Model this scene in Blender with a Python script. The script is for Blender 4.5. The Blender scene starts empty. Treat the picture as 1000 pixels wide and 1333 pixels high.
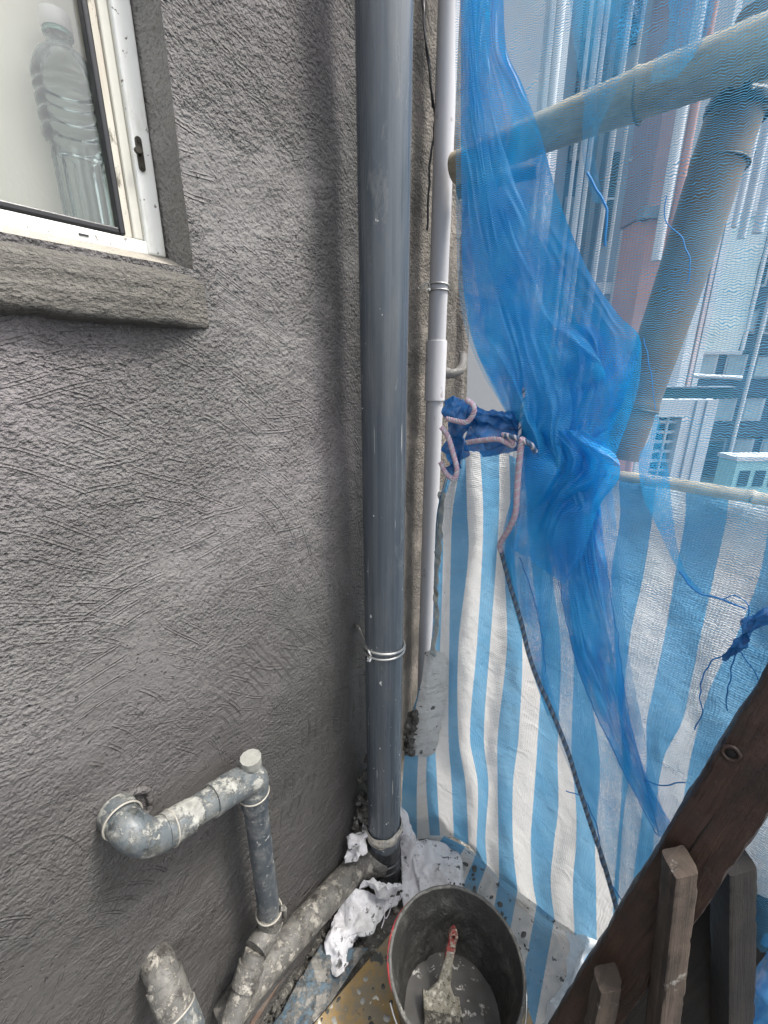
import bpy, math, random
import numpy as np
from mathutils import Vector, noise
rnd = random.Random(7)
S = bpy.context.scene
COL = S.collection
R = math.radians
# ------------------------------------------------------------------ camera, sky, sun, exposure
PITCH, F = R(18.4), 560.0
cam = bpy.data.cameras.new('camera'); co = bpy.data.objects.new('camera', cam); COL.objects.link(co)
cam.sensor_fit = 'HORIZONTAL'; cam.sensor_width = 36; cam.lens = F/1000*36
cam.clip_start = .02; cam.clip_end = 3000
co.rotation_euler = (R(90)-PITCH, 0, 0)
S.camera = co
world = bpy.data.worlds.new('World'); S.world = world; world.use_nodes = True
wn = world.node_tree; bg = wn.nodes['Background']
sky = wn.nodes.new('ShaderNodeTexSky'); sky.sky_type = 'NISHITA'; sky.sun_disc = False
SUN_EL, SUN_AZ = R(62), R(100)         # azimuth measured from +Y towards +X
sky.sun_elevation = SUN_EL; sky.sun_rotation = SUN_AZ
sky.dust_density = 4; sky.ozone_density = .6; sky.air_density = 1.0
hs = wn.nodes.new('ShaderNodeHueSaturation'); hs.inputs['Saturation'].default_value = .35
wn.links.new(sky.outputs[0], hs.inputs['Color']); wn.links.new(hs.outputs[0], bg.inputs[0])
bg.inputs[1].default_value = .12
sl = bpy.data.lights.new('sun', 'SUN'); so = bpy.data.objects.new('sun', sl); COL.objects.link(so)
sl.energy = 1.5; sl.angle = R(12); sl.color = (1, .96, .9)
sd = Vector((math.sin(SUN_AZ)*math.cos(SUN_EL), math.cos(SUN_AZ)*math.cos(SUN_EL), math.sin(SUN_EL)))
so.rotation_euler = sd.to_track_quat('Z', 'Y').to_euler()
S.view_settings.view_transform = 'Standard'; S.view_settings.look = 'None'
S.view_settings.exposure = 1.68; S.view_settings.gamma = 1; S.view_settings.use_curve_mapping = False
S.cycles.transparent_max_bounces = 32
S.cycles.max_bounces = 8

# ------------------------------------------------------------------ places
cp, sp = math.cos(PITCH), math.sin(PITCH)
def ray(px, py):
    X = (px-500)/F; u = (666.5-py)/F
    return Vector((X, cp+u*sp, -sp+u*cp))
def PD(px, py, dep): return ray(px, py)*dep
A = R(36); WD = .66; FZ = -1.56
WNn = Vector((math.cos(A), -math.sin(A), 0)); WDd = Vector((math.sin(A), math.cos(A), 0))
def W(px, py, off=0.0):
    r = ray(px, py); return r*((WD-off)/(-WNn.dot(r)))
def WS(s, z, off=0.0):
    v = -WNn*(WD-off)+WDd*s; v.z = z; return v
def ZP(px, py, z): r = ray(px, py); return r*(z/r.z)
TP0 = Vector((.269, 1.058, 0)); TD = Vector((.64, -.766, 0)).normalized(); TN = Vector((-TD.y, TD.x, 0))  # points outwards
if TN.y < 0: TN = -TN
def PT(px, py, off=0.0):               # off > 0 : towards the camera
    r = ray(px, py); t = (TP0.dot(TN)-off)/TN.dot(r)
    v = r*t
    cap = 1.13-off
    if v.y > cap-.1:                   # sheet curves round in front of the white pipe
        e = v.y-(cap-.1); y = (cap-.1)+.1*math.tanh(e/.1)
        v = r*(y/r.y)
    return v
def FY(px, py, Y): r = ray(px, py); return r*(Y/r.y)
def fbm(v, o=4):
    return noise.fractal(v, 1.0, 2.0, o, noise_basis='PERLIN_ORIGINAL')

# ------------------------------------------------------------------ object helpers
ORG = {}
def tag(o, label=None, cat=None, group=None, kind=None):
    if label: o['label'] = label
    if cat: o['category'] = cat
    if group: o['group'] = group
    if kind: o['kind'] = kind
    return o
def thing(name, loc, label, cat, group=None, kind=None):
    o = bpy.data.objects.new(name, None); COL.objects.link(o); o.location = loc
    o.empty_display_size = .05
    ORG[o.name] = Vector(loc)
    return tag(o, label, cat, group, kind)
def mesh(name, vs, fs, mat, parent=None, uvs=None, smooth=True, mats=None, midx=None, org=None):
    vs = [Vector(v) for v in vs]
    if parent is not None: L = ORG[parent.name]
    else:
        L = org if org is not None else Vector((sum(v.x for v in vs)/len(vs), sum(v.y for v in vs)/len(vs), min(v.z for v in vs)))
    me = bpy.data.meshes.new(name)
    me.from_pydata([tuple(v-L) for v in vs], [], fs)
    if uvs is not None:
        ul = me.uv_layers.new(name='UVMap')
        idx = np.empty(len(me.loops), dtype=np.int32); me.loops.foreach_get('vertex_index', idx)
        a = np.asarray(uvs, dtype=np.float32)[idx].ravel()
        ul.data.foreach_set('uv', a)
    for m in (mats or [mat]): me.materials.append(m)
    if midx is not None: me.polygons.foreach_set('material_index', midx)
    me.polygons.foreach_set('use_smooth', [smooth]*len(me.polygons))
    me.update()
    o = bpy.data.objects.new(name, me); COL.objects.link(o)
    if parent is not None: o.parent = parent
    else: o.location = L
    ORG[o.name] = L
    return o
def autosmooth(o, ang=35):
    me = o.data
    me.polygons.foreach_set('use_smooth', [True]*len(me.polygons))
    try: me.set_sharp_from_angle(angle=R(ang))
    except Exception: pass
    return o
def bevel(o, w, seg=2):
    m = o.modifiers.new('bevel', 'BEVEL'); m.width = w; m.segments = seg; m.limit_method = 'ANGLE'
    return o
def gridfaces(nr, nc, wrap=False):
    f = []
    for i in range(nr-1):
        for j in range(nc-1 if not wrap else nc):
            a = i*nc+j; b = i*nc+(j+1) % nc; f.append((a, b, b+nc, a+nc))
    return f
def catmull(pts, n):
    pts = [Vector(p) for p in pts]
    if len(pts) == 2: return [pts[0].lerp(pts[1], i/(n-1)) for i in range(n)]
    L = [0]
    for i in range(1, len(pts)): L.append(L[-1]+max(1e-6, (pts[i]-pts[i-1]).length))
    out = []
    for k in range(n):
        t = L[-1]*k/(n-1); i = 0
        while i < len(pts)-2 and t > L[i+1]: i += 1
        u = (t-L[i])/(L[i+1]-L[i])
        p1, p2 = pts[i], pts[i+1]
        p0 = pts[i-1] if i > 0 else p1*2-p2
        p3 = pts[i+2] if i+2 < len(pts) else p2*2-p1
        out.append(.5*((2*p1)+(p2-p0)*u+(2*p0-5*p1+4*p2-p3)*u*u+(3*p1-p0-3*p2+p3)*u**3))
    return out
def tubegeo(pts, r, seg=14, cap=True):
    vs, fs, uv = [], [], []
    n = len(pts); T = []
    for i in range(n):
        T.append((pts[min(i+1, n-1)]-pts[max(i-1, 0)]).normalized())
    up = Vector((0, 0, 1)) if abs(T[0].z) < .9 else Vector((1, 0, 0))
    N = (up-T[0]*up.dot(T[0])).normalized(); l = 0
    for i in range(n):
        if i: l += (pts[i]-pts[i-1]).length
        N = (N-T[i]*N.dot(T[i])).normalized(); B = T[i].cross(N)
        rr = r[i] if isinstance(r, (list, tuple)) else r
        for j in range(seg):
            a = 2*math.pi*j/seg
            vs.append(pts[i]+(N*math.cos(a)+B*math.sin(a))*rr); uv.append((rr*2*math.pi*abs(2*j/seg-1), l))
    fs = [(a, d, c, b) for a, b, c, d in gridfaces(n, seg, True)]
    if cap:
        fs.append(tuple(range(seg))); fs.append(tuple(range((n-1)*seg, n*seg))[::-1])
    return vs, fs, uv
def tube(name, pts, r, mat, parent=None, seg=14, cap=True, n=None, wob=0):
    pts = [Vector(p) for p in pts]
    if n: pts = catmull(pts, n)
    if wob: pts = [p+Vector((noise.noise(p*40), noise.noise(p*40+Vector((9, 0, 0))), noise.noise(p*40+Vector((0, 9, 0)))))*wob for p in pts]
    v, f, u = tubegeo(pts, r, seg, cap)
    return autosmooth(mesh(name, v, f, mat, parent, u), 50)
def join(geos):
    vs, fs, uv = [], [], []
    for v, f, u in geos:
        o = len(vs); vs += list(v); fs += [tuple(i+o for i in q) for q in f]; uv += list(u)
    return vs, fs, uv
def ring(c, ax, r, t, seg=36, mseg=8):    # torus geometry
    ax = Vector(ax).normalized(); u = ax.orthogonal().normalized(); v = ax.cross(u)
    vs, uv = [], []
    for i in range(seg):
        a = 2*math.pi*i/seg; dd = u*math.cos(a)+v*math.sin(a)
        for j in range(mseg):
            b = 2*math.pi*j/mseg
            vs.append(Vector(c)+dd*(r+t*math.cos(b))+ax*t*math.sin(b)); uv.append((a*r, b*t))
    fs = []
    for i in range(seg):
        for j in range(mseg):
            fs.append((i*mseg+j, ((i+1) % seg)*mseg+j, ((i+1) % seg)*mseg+(j+1) % mseg, i*mseg+(j+1) % mseg))
    return vs, fs, uv
def boxgeo(o, e1, e2, e3):                # corner + three edge vectors
    o = Vector(o); e1 = Vector(e1); e2 = Vector(e2); e3 = Vector(e3)
    v = [o, o+e1, o+e1+e2, o+e2, o+e3, o+e1+e3, o+e1+e2+e3, o+e2+e3]
    f = [(0, 3, 2, 1), (4, 5, 6, 7), (0, 1, 5, 4), (1, 2, 6, 5), (2, 3, 7, 6), (3, 0, 4, 7)]
    if e1.cross(e2).dot(e3) < 0: f = [q[::-1] for q in f]
    return v, f, [(0, 0)]*8
def box(name, o, e1, e2, e3, mat, parent=None, bev=0):
    v, f, u = boxgeo(o, e1, e2, e3)
    b = mesh(name, v, f, mat, parent, smooth=False)
    if bev: bevel(b, bev)
    return b
def wbox(name, s0, s1, z0, z1, o0, o1, mat, parent, bev=.002):
    return box(name, WS(s0, z0, o0), WDd*(s1-s0), Vector((0, 0, z1-z0)), WNn*(o1-o0), mat, parent, bev)
def lathe(name, c, prof, mat, parent=None, seg=64, ax=(0, 0, 1)):
    ax = Vector(ax).normalized(); u = ax.orthogonal().normalized(); v = ax.cross(u); vs = []; uv = []
    for r, z in prof:
        for j in range(seg):
            a = 2*math.pi*j/seg; vs.append(Vector(c)+(u*math.cos(a)+v*math.sin(a))*r+ax*z); uv.append((a*.1, z))
    return autosmooth(mesh(name, vs, gridfaces(len(prof), seg, True), mat, parent, uv), 40)

# ------------------------------------------------------------------ materials
class M:
    def __init__(s, name):
        s.m = bpy.data.materials.new(name); s.m.use_nodes = True
        s.nt = s.m.node_tree; s.b = s.nt.nodes['Principled BSDF']; s.out = s.nt.nodes['Material Output']
    def n(s, t, **k):
        x = s.nt.nodes.new('ShaderNode'+t)
        for a, v in k.items():
            if a.startswith('_'): setattr(x, a[1:], v)
            else: s.set(x, a.replace('__', ' '), v)
        return x
    def set(s, x, key, v):
        inp = x.inputs[int(key[1:])] if key[0] == 'i' and key[1:].isdigit() else x.inputs[key]
        if hasattr(v, 'is_output') or isinstance(v, bpy.types.NodeSocket): s.nt.links.new(v, inp)
        else: inp.default_value = v
    def math(s, op, a, b=0.0, c=None, clamp=False):
        x = s.nt.nodes.new('ShaderNodeMath'); x.operation = op; x.use_clamp = clamp
        s.set(x, 'i0', a); s.set(x, 'i1', b)
        if c is not None: s.set(x, 'i2', c)
        return x.outputs[0]
    def obj(s): return s.n('TexCoord').outputs['Object']
    def uv(s): return s.n('TexCoord').outputs['UV']
    def map(s, v, sc=(1, 1, 1), rot=(0, 0, 0), loc=(0, 0, 0)):
        return s.n('Mapping', Vector=v, Scale=sc, Rotation=rot, Location=loc).outputs[0]
    def noise(s, v, sc, det=4, rough=.55, dist=0, col=False):
        x = s.n('TexNoise', Vector=v, Scale=sc, Detail=det, Roughness=rough, Distortion=dist)
        return x.outputs['Color' if col else 'Fac']
    def ramp(s, f, stops, const=False):
        x = s.n('ValToRGB', Fac=f); r = x.color_ramp
        if const: r.interpolation = 'CONSTANT'
        while len(r.elements) < len(stops): r.elements.new(.5)
        for e, (p, c) in zip(r.elements, stops):
            e.position = p; e.color = (c, c, c, 1) if not isinstance(c, tuple) else (*c, 1)
        return x.outputs[0]
    def mix(s, f, a, b, mode='MIX'):
        x = s.nt.nodes.new('ShaderNodeMix'); x.data_type = 'RGBA'; x.blend_type = mode
        s.set(x, 'i0', f)
        for k, v in (('i6', a), ('i7', b)):
            if isinstance(v, tuple) and len(v) == 3: v = (*v, 1)
            s.set(x, k, v)
        return x.outputs[2]
    def bump(s, h, dist=.002, st=1.0, nrm=None):
        x = s.n('Bump', Height=h, Distance=dist, Strength=st)
        if nrm is not None: s.set(x, 'Normal', nrm)
        return x.outputs[0]
    def fin(s, col=None, rough=None, nrm=None, **k):
        if col is not None: s.set(s.b, 'Base Color', (*col, 1) if isinstance(col, tuple) and len(col) == 3 else col)
        if rough is not None: s.set(s.b, 'Roughness', rough)
        if nrm is not None: s.set(s.b, 'Normal', nrm)
        for a, v in k.items(): s.set(s.b, a.replace('__', ' '), v)
        return s.m
def simple(name, col, rough=.6, var=.15, sc=8, bumpd=0, bsc=60, **k):
    m = M(name); v = m.obj()
    c = m.mix(m.noise(v, sc, 5), tuple(x*(1-var) for x in col), tuple(min(1, x*(1+var)) for x in col))
    nr = m.bump(m.noise(v, bsc, 6), bumpd) if bumpd else None
    return m.fin(c, rough, nr, **k)
def splatmat(name, base, splat, thr=.52, sc=18, rough=.45, dark=None, amt=.06):
    """base plastic with dried cement splashes"""
    m = M(name); v = m.obj()
    f1 = m.ramp(m.noise(v, sc*1.5, 8, .74, .15), [(thr, 0.), (thr+amt, 1.)])
    f2 = m.ramp(m.noise(m.map(v, loc=(3, 1, 7)), sc*5, 3, .6), [(.63, 0.), (.66, 1.)])
    f = m.math('MAXIMUM', f1, f2)
    bc = m.mix(m.noise(v, sc*.6, 4), tuple(x*.75 for x in base), tuple(x*1.3 for x in base))
    sc_ = m.mix(m.ramp(m.noise(v, sc*2.2, 5, .7), [(.35, 0.), (.65, 1.)]), tuple(x*.35 for x in splat), splat)
    if dark:
        bc = m.mix(m.ramp(m.noise(m.map(v, loc=(1, 5, 2)), sc*1.4, 6, .7), [(.52, 0.), (.6, 1.)]), bc, dark)
    bc = m.mix(m.ramp(m.noise(m.map(v, loc=(9, 2, 4)), sc*1.6, 8, .75), [(.46, 0.), (.6, .5)]), bc, tuple(x*.55 for x in splat))
    c = m.mix(f, bc, sc_)
    h = m.math('ADD', m.math('MULTIPLY', f, 1.), m.math('MULTIPLY', m.noise(v, 180, 5, .7), .5))
    return m.fin(c, m.ramp(f, [(0, rough), (1, .9)]), m.bump(h, .0015, .8))

def plaster(name, c0, c1, tint, arcs=True, fine=1.0, hor=0, old_shade=None):
    m = M(name); v = m.uv()
    big = m.noise(v, 2.2, 5, .6); mid = m.noise(m.map(v, loc=(4, 2, 0)), 7, 5, .6)
    c = m.mix(m.ramp(big, [(.3, 0.), (.7, 1.)]), c0, c1)
    c = m.mix(m.ramp(m.noise(m.map(v, loc=(8, 3, 0)), 1.6, 3), [(.45, 0.), (.62, .7)]), c, tint)
    mot = m.noise(m.map(v, loc=(12, 3, 0), sc=(1, .8, 1)), 4.5, 6, .62, .4)
    c = m.mix(m.ramp(mot, [(.38, .0), (.62, .42)]), c, tuple(x*.55 for x in c0))
    if old_shade:   # older render beyond the pipe; before it a grey band with shade painted in
        # low on the wall the coat turns darker and shinier, with a wandering edge
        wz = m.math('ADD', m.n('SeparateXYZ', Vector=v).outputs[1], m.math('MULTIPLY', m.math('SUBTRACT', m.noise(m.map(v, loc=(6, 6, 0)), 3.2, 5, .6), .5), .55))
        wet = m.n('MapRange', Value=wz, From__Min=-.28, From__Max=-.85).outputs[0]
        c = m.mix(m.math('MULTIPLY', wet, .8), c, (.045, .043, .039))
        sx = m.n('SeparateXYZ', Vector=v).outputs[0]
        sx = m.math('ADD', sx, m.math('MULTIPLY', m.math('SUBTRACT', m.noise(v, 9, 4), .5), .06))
        shade_oc = m.mix(m.n('MapRange', Value=sx, From__Min=.90, From__Max=.97).outputs[0], (.080, .077, .072), m.mix(m.ramp(mid, [(.4, 0.), (.6, 1.)]), (.10, .09, .075), (.20, .18, .155)))
        c = m.mix(m.n('MapRange', Value=sx, From__Min=.74, From__Max=.83).outputs[0], c, shade_oc)
    c = m.mix(m.ramp(mid, [(.35, .22), (.65, 0.)]), c, tuple(x*.6 for x in c0))
    gr = m.ramp(m.noise(v, 165, 2, .5), [(.34, 0.), (.64, 1.)]); g2 = m.math('SUBTRACT', 1, m.n('TexVoronoi', Vector=v, Scale=210., Randomness=1.).outputs['Distance'])
    lump = m.math('POWER', m.noise(m.map(v, loc=(2, 5, 0)), 48, 5, .65), 2.0)
    pits = m.ramp(m.noise(m.map(v, sc=(1, .8, 1), rot=(0, 0, .4)), 120, 2, .5), [(.27, 0.), (.37, 1.)])
    zz = m.n('SeparateXYZ', Vector=v).outputs[1]
    up = m.n('MapRange', Value=zz, From__Min=-.6, From__Max=.2, To__Min=.36, To__Max=1.).outputs[0]
    pn = m.noise(m.map(v, loc=(1, 7, 0)), 4.2, 5, .6)
    patch = m.math('MULTIPLY', m.ramp(pn, [(.40, .22), (.56, 1.)]), up)
    h = m.math('MULTIPLY', m.math('ADD', m.math('ADD', m.math('MULTIPLY', gr, .34), m.math('MULTIPLY', m.noise(v, 420, 3, .6), .3)), m.math('ADD', m.math('MULTIPLY', g2, .15), m.math('MULTIPLY', lump, 1.4))), m.math('MULTIPLY', patch, 3.4*fine))
    h = m.math('ADD', h, m.math('MULTIPLY', pits, .5*fine))
    c = m.mix(m.ramp(gr, [(.0, .5), (.35, 0.)]), c, tuple(x*.5 for x in c0))
    c = m.mix(m.math('MULTIPLY', m.math('SUBTRACT', 1, pits), .7*fine, clamp=True), c, tuple(x*.35 for x in c0))
    if arcs:
        for k, (cx, cz, sc, loc, rr, w8) in enumerate([(.06, -.70, 11, 3., (.50, .56), .9), (.10, -.80, 17, 21., (.53, .58), .7), (.60, -1.25, 13, 6., (.52, .58), .7), (-.05, -1.4, 12, 11., (.54, .62), .6), (.30, -.50, 14, 15., (.58, .63), .6)]):
            vd = m.n('VectorMath', _operation='ADD', i0=m.map(v, loc=(-cx, -cz, 0)), i1=m.n('VectorMath', _operation='SCALE', i0=m.noise(m.map(v, loc=(loc, 2, 0)), 1.8, 2, col=True), Scale=.25).outputs[0]).outputs[0]
            w = m.n('TexWave', _wave_type='RINGS', _rings_direction='Z', Vector=vd, Scale=sc, Distortion=.35, Detail=4, Detail__Scale=6., Detail__Roughness=.8)
            msk = m.ramp(m.noise(m.map(v, loc=(loc, loc, 0)), 3.6, 4), [(rr[0], 0.), (rr[1], 1.)])
            brk = m.ramp(m.noise(m.map(v, loc=(loc, 0, 0)), 14, 5, .7), [(.44, 0.), (.56, 1.)])
            ln = m.ramp(w.outputs['Fac'], [(0., 0.), (.80, .0), (.92, 1.), (1., .35)])
            h = m.math('ADD', h, m.math('MULTIPLY', m.math('MULTIPLY', ln, m.math('MULTIPLY', msk, brk)), w8))
    if hor:
        w = m.noise(m.map(v, sc=(.22, 1, 1)), hor, 6, .72, .3)
        w2 = m.noise(m.map(v, sc=(.8, 1, 1)), hor*1.8, 4, .6)
        h = m.math('ADD', h, m.math('MULTIPLY', m.math('ADD', w, m.math('MULTIPLY', w2, .7)), 3.0))
        c = m.mix(m.ramp(w, [(.35, .55), (.48, 0.)]), c, tuple(x*.4 for x in c0))
    else:   # dragged strokes, mostly below
        w = m.noise(m.map(v, sc=(.3, 1, 1), rot=(0, 0, -.75)), 75, 5, .65, .6)
        msk = m.ramp(m.noise(m.map(v, loc=(2, 9, 0)), 2.4, 4), [(.44, 0.), (.6, 1.)])
        dn_ = m.n('MapRange', Value=zz, From__Min=-.3, From__Max=-.9, To__Min=.0, To__Max=1.).outputs[0]
        h = m.math('ADD', h, m.math('MULTIPLY', m.math('MULTIPLY', w, m.math('MULTIPLY', msk, dn_)), 2.6))
    return m.fin(c, m.math('SUBTRACT', .82, m.math('MULTIPLY', wet, .3)) if old_shade else .82, m.bump(h, .0042, 1.), Specular__IOR__Level=.4)

PL_NEW = plaster('fresh_render', (.145, .139, .134), (.210, .202, .195), (.215, .19, .197), old_shade=((.05, .047, .042), (.10, .092, .08)))
PL_OLD = plaster('old_render', (.075, .07, .062), (.13, .12, .105), (.11, .1, .09), arcs=False, fine=1.3)
PL_SILL = plaster('sill_render', (.17, .16, .14), (.24, .225, .2), (.2, .19, .17), arcs=False, fine=.7, hor=90)
PL_SMOOTH = plaster('smooth_sill_top', (.34, .31, .26), (.42, .39, .34), (.36, .33, .28), arcs=False, fine=.25)
PL_REV = plaster('reveal_render', (.22, .212, .195), (.33, .32, .30), (.28, .27, .25), arcs=False, fine=.7)

def pipe_grey():
    m = M('grey_pvc'); v = m.obj()
    st = m.noise(m.map(v, sc=(1, 1, .03)), 60, 5, .6)
    c = m.mix(m.ramp(st, [(.35, 0.), (.7, 1.)]), (.055, .068, .082), (.10, .115, .13))
    du = m.ramp(m.noise(m.map(v, sc=(1, 1, .2)), 11, 7, .7), [(.48, 0.), (.72, .38)])
    c = m.mix(du, c, (.2, .2, .19))
    sm = m.ramp(m.noise(m.map(v, sc=(1, 1, .22), loc=(4, 4, 4)), 26, 7, .72), [(.62, 0.), (.70, .3)])
    c = m.mix(sm, c, (.30, .30, .285))
    sp_ = m.ramp(m.noise(m.map(v, sc=(1, 1, .6)), 75, 2, .4), [(.77, 0.), (.78, 1.)])
    scr = m.ramp(m.noise(m.map(v, sc=(1, 1, .05), rot=(.3, .2, 0)), 130, 2, .4), [(.73, 0.), (.75, .5)])
    c = m.mix(m.math('MAXIMUM', sp_, scr), c, (.62, .62, .6))
    return m.fin(c, m.math('ADD', m.ramp(st, [(.3, .2), (.7, .33)]), m.math('MULTIPLY', sm, .6)), m.bump(m.noise(m.map(v, sc=(1, 1, .1)), 40, 3), .0006, .5))
PVC = pipe_grey()
def pipe_white():
    m = M('pale_grey_pvc'); v = m.obj()
    c = m.mix(m.noise(v, 5, 4), (.40, .40, .415), (.47, .47, .485))
    d = m.ramp(m.noise(m.map(v, sc=(1, 1, .5)), 34, 5, .6), [(.66, 0.), (.70, .9)])
    c = m.mix(d, c, (.22, .19, .2))
    g = m.ramp(m.noise(m.map(v, sc=(1, 1, .2)), 6, 5), [(.5, 0.), (.7, .35)])
    c = m.mix(g, c, (.33, .3, .29))
    return m.fin(c, .38, m.bump(m.noise(v, 90, 4), .0004, .6))
PVCW = pipe_white()
WASTE = splatmat('waste_pipe', (.075, .088, .095), (.33, .33, .30), .50, 17, .4, dark=(.03, .035, .035))
WASTE2 = splatmat('waste_pipe_dirty', (.085, .082, .075), (.33, .31, .27), .505, 24, .6, dark=(.035, .03, .026))
WASTE3 = splatmat('waste_pipe_clean', (.045, .056, .066), (.36, .36, .34), .585, 16, .35)
BLACKP = splatmat('black_coupling', (.018, .019, .021), (.2, .2, .2), .64, 22, .4)
STEEL = simple('galvanised_wire', (.5, .5, .48), .4, .25, 60, Metallic=.8)
LIP = simple('pale_collar_lip', (.27, .255, .22), .6, .3, 50)
def chipped():
    m = M('chipped_white_paint'); v = m.obj()
    c = m.mix(m.noise(v, 12, 5), (.72, .73, .69), (.80, .81, .78))
    st = m.ramp(m.noise(m.map(v, sc=(1, 1, .35)), 22, 6, .7), [(.5, 0.), (.68, .6)])
    c = m.mix(st, c, (.46, .43, .36))
    ch = m.ramp(m.noise(m.map(v, loc=(4, 1, 2)), 75, 4, .6), [(.66, 0.), (.68, 1.)])
    c = m.mix(ch, c, (.22, .2, .17))
    return m.fin(c, .5, m.bump(m.math('SUBTRACT', m.noise(v, 60, 4), ch), .0012, .8))
WHITEPAINT = chipped()
CAPWHITE = simple('white_cap', (.72, .72, .72), .45, .05, 20)
def stained():
    m = M('stained_cream_wood'); v = m.obj()
    g = m.noise(m.map(v, sc=(1, 1, .12)), 60, 6, .65)
    c = m.mix(m.ramp(g, [(.4, 0.), (.6, 1.)]), (.55, .5, .42), (.62, .6, .52))
    mo = m.ramp(m.noise(m.map(v, sc=(1, 1, .45)), 42, 6, .75), [(.55, 0.), (.62, .85)])
    c = m.mix(mo, c, (.09, .075, .055))
    return m.fin(c, .65, m.bump(g, .0006))
STAIN = stained()
CREAM = simple('cream_paint', (.62, .61, .54), .5, .08, 15, .0004, 80)
BLACKG = simple('black_gasket', (.014, .014, .016), .35, .3, 60, .0004, 120)
BLIND = simple('white_blind', (.90, .88, .80), .8, .05, 4, .0004, 150)
def glassm(name, col=(1, 1, 1), rough=0.0, trans=1.0):
    m = M(name)
    g = m.n('BsdfGlass', Color=(*col, 1), Roughness=rough, IOR=1.45).outputs[0]
    t = m.n('BsdfTransparent', Color=(*col, 1)).outputs[0]
    gl = m.n('BsdfGlossy', Color=(1, 1, 1, 1), Roughness=.05).outputs[0]
    fr = m.n('Fresnel', IOR=1.45).outputs[0]
    mx = m.n('MixShader', Fac=fr, i1=t, i2=gl).outputs[0]
    m.nt.links.new(mx, m.out.inputs[0]); return m.m
GLASS = glassm('window_glass', (.98, .98, .96))
def bottlem():
    m = M('clear_plastic'); lw = m.n('LayerWeight', Blend=.35).outputs['Facing']
    t = m.n('BsdfTransparent', Color=(.93, .97, .96, 1)).outputs[0]
    gl = m.n('BsdfGlossy', Color=(.9, .95, .95, 1), Roughness=.08).outputs[0]
    df = m.n('BsdfDiffuse', Color=(.36, .41, .40, 1)).outputs[0]
    a = m.n('MixShader', Fac=m.ramp(lw, [(.0, .06), (.4, .3), (.8, .9)]), i1=t, i2=df).outputs[0]
    b = m.n('MixShader', Fac=m.n('Fresnel', IOR=1.5).outputs[0], i1=a, i2=gl).outputs[0]
    m.nt.links.new(b, m.out.inputs[0]); return m.m
BOTTLE = bottlem()

def cloth_shader(m, col, nrm, trans=.45, rough=.55, alpha=None):
    df = m.n('BsdfDiffuse', Color=col, Roughness=.5, Normal=nrm).outputs[0]
    tr = m.n('BsdfTranslucent', Color=col, Normal=nrm).outputs[0]
    gl = m.n('BsdfGlossy', Color=(1, 1, 1, 1), Roughness=.42, Normal=nrm).outputs[0]
    a = m.n('MixShader', Fac=trans, i1=df, i2=tr).outputs[0]
    a = m.n('MixShader', Fac=.045, i1=a, i2=gl).outputs[0]
    if alpha is not None:
        tp = m.n('BsdfTransparent').outputs[0]
        a = m.n('MixShader', Fac=alpha, i1=tp, i2=a).outputs[0]
    m.nt.links.new(a, m.out.inputs[0]); return m.m
def tarpm(name, dirty=0.25, spk=.735):
    """uv.x = stripe number (even = blue), uv.y = metres down the cloth; object coords for weave"""
    m = M(name); uv = m.uv(); ob = m.obj()
    wx = m.n('SeparateXYZ', Vector=uv)
    edge = m.math('MULTIPLY', m.math('SUBTRACT', m.noise(ob, 160, 2), .5), .06)
    k = m.math('FLOOR', m.math('ADD', wx.outputs[0], edge))
    odd = m.math('MODULO', k, 2.0)
    bl = m.mix(m.ramp(m.noise(ob, 6, 4), [(.35, 0.), (.65, 1.)]), (.13, .37, .60), (.23, .48, .69))
    wh = m.mix(m.ramp(m.noise(m.map(ob, loc=(3, 0, 0)), 4, 4), [(.35, 0.), (.65, 1.)]), (.78, .75, .72), (.84, .82, .78))
    c = m.mix(odd, bl, wh)
    # woven tape texture: fine threads along and across
    th = m.n('TexWave', _wave_type='BANDS', _bands_direction='Z', Vector=ob, Scale=60, Distortion=1.2, Detail=2).outputs['Fac']
    th2 = m.n('TexWave', _wave_type='BANDS', _bands_direction='X', Vector=ob, Scale=80, Distortion=1.5, Detail=2).outputs['Fac']
    c = m.mix(m.math('MULTIPLY', m.math('MULTIPLY', th, m.noise(ob, 9, 3)), .42), c, tuple([.3, .42, .5]))
    cr = m.noise(m.map(ob, sc=(1, 1, 1.6)), 26, 4, .55, .4)
    gr = m.ramp(m.noise(m.map(ob, sc=(1, 1, 4)), 12, 6, .7), [(.55, 0.), (.75, dirty)])
    c = m.mix(gr, c, (.3, .29, .25))
    sp_ = m.ramp(m.noise(m.map(ob, loc=(5, 5, 5)), 38, 6, .62), [(spk-.02, 0.), (spk, .9)])
    c = m.mix(sp_, c, (.07, .068, .06))
    w1 = m.noise(m.map(ob, sc=(1, 1, 1.8), rot=(0, .35, .2)), 9, 3, .5, .8)
    h = m.math('ADD', m.math('MULTIPLY', cr, 1.3), m.math('MULTIPLY', m.math('ADD', th, th2), .22))
    h = m.math('ADD', h, m.math('MULTIPLY', m.math('ABSOLUTE', m.math('SUBTRACT', w1, .5)), 3.5))
    return cloth_shader(m, c, m.bump(h, .004, .9), .5)
TARP = tarpm('striped_tarpaulin')
TARPD = tarpm('dusty_striped_tarpaulin', .85, .645)
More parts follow.
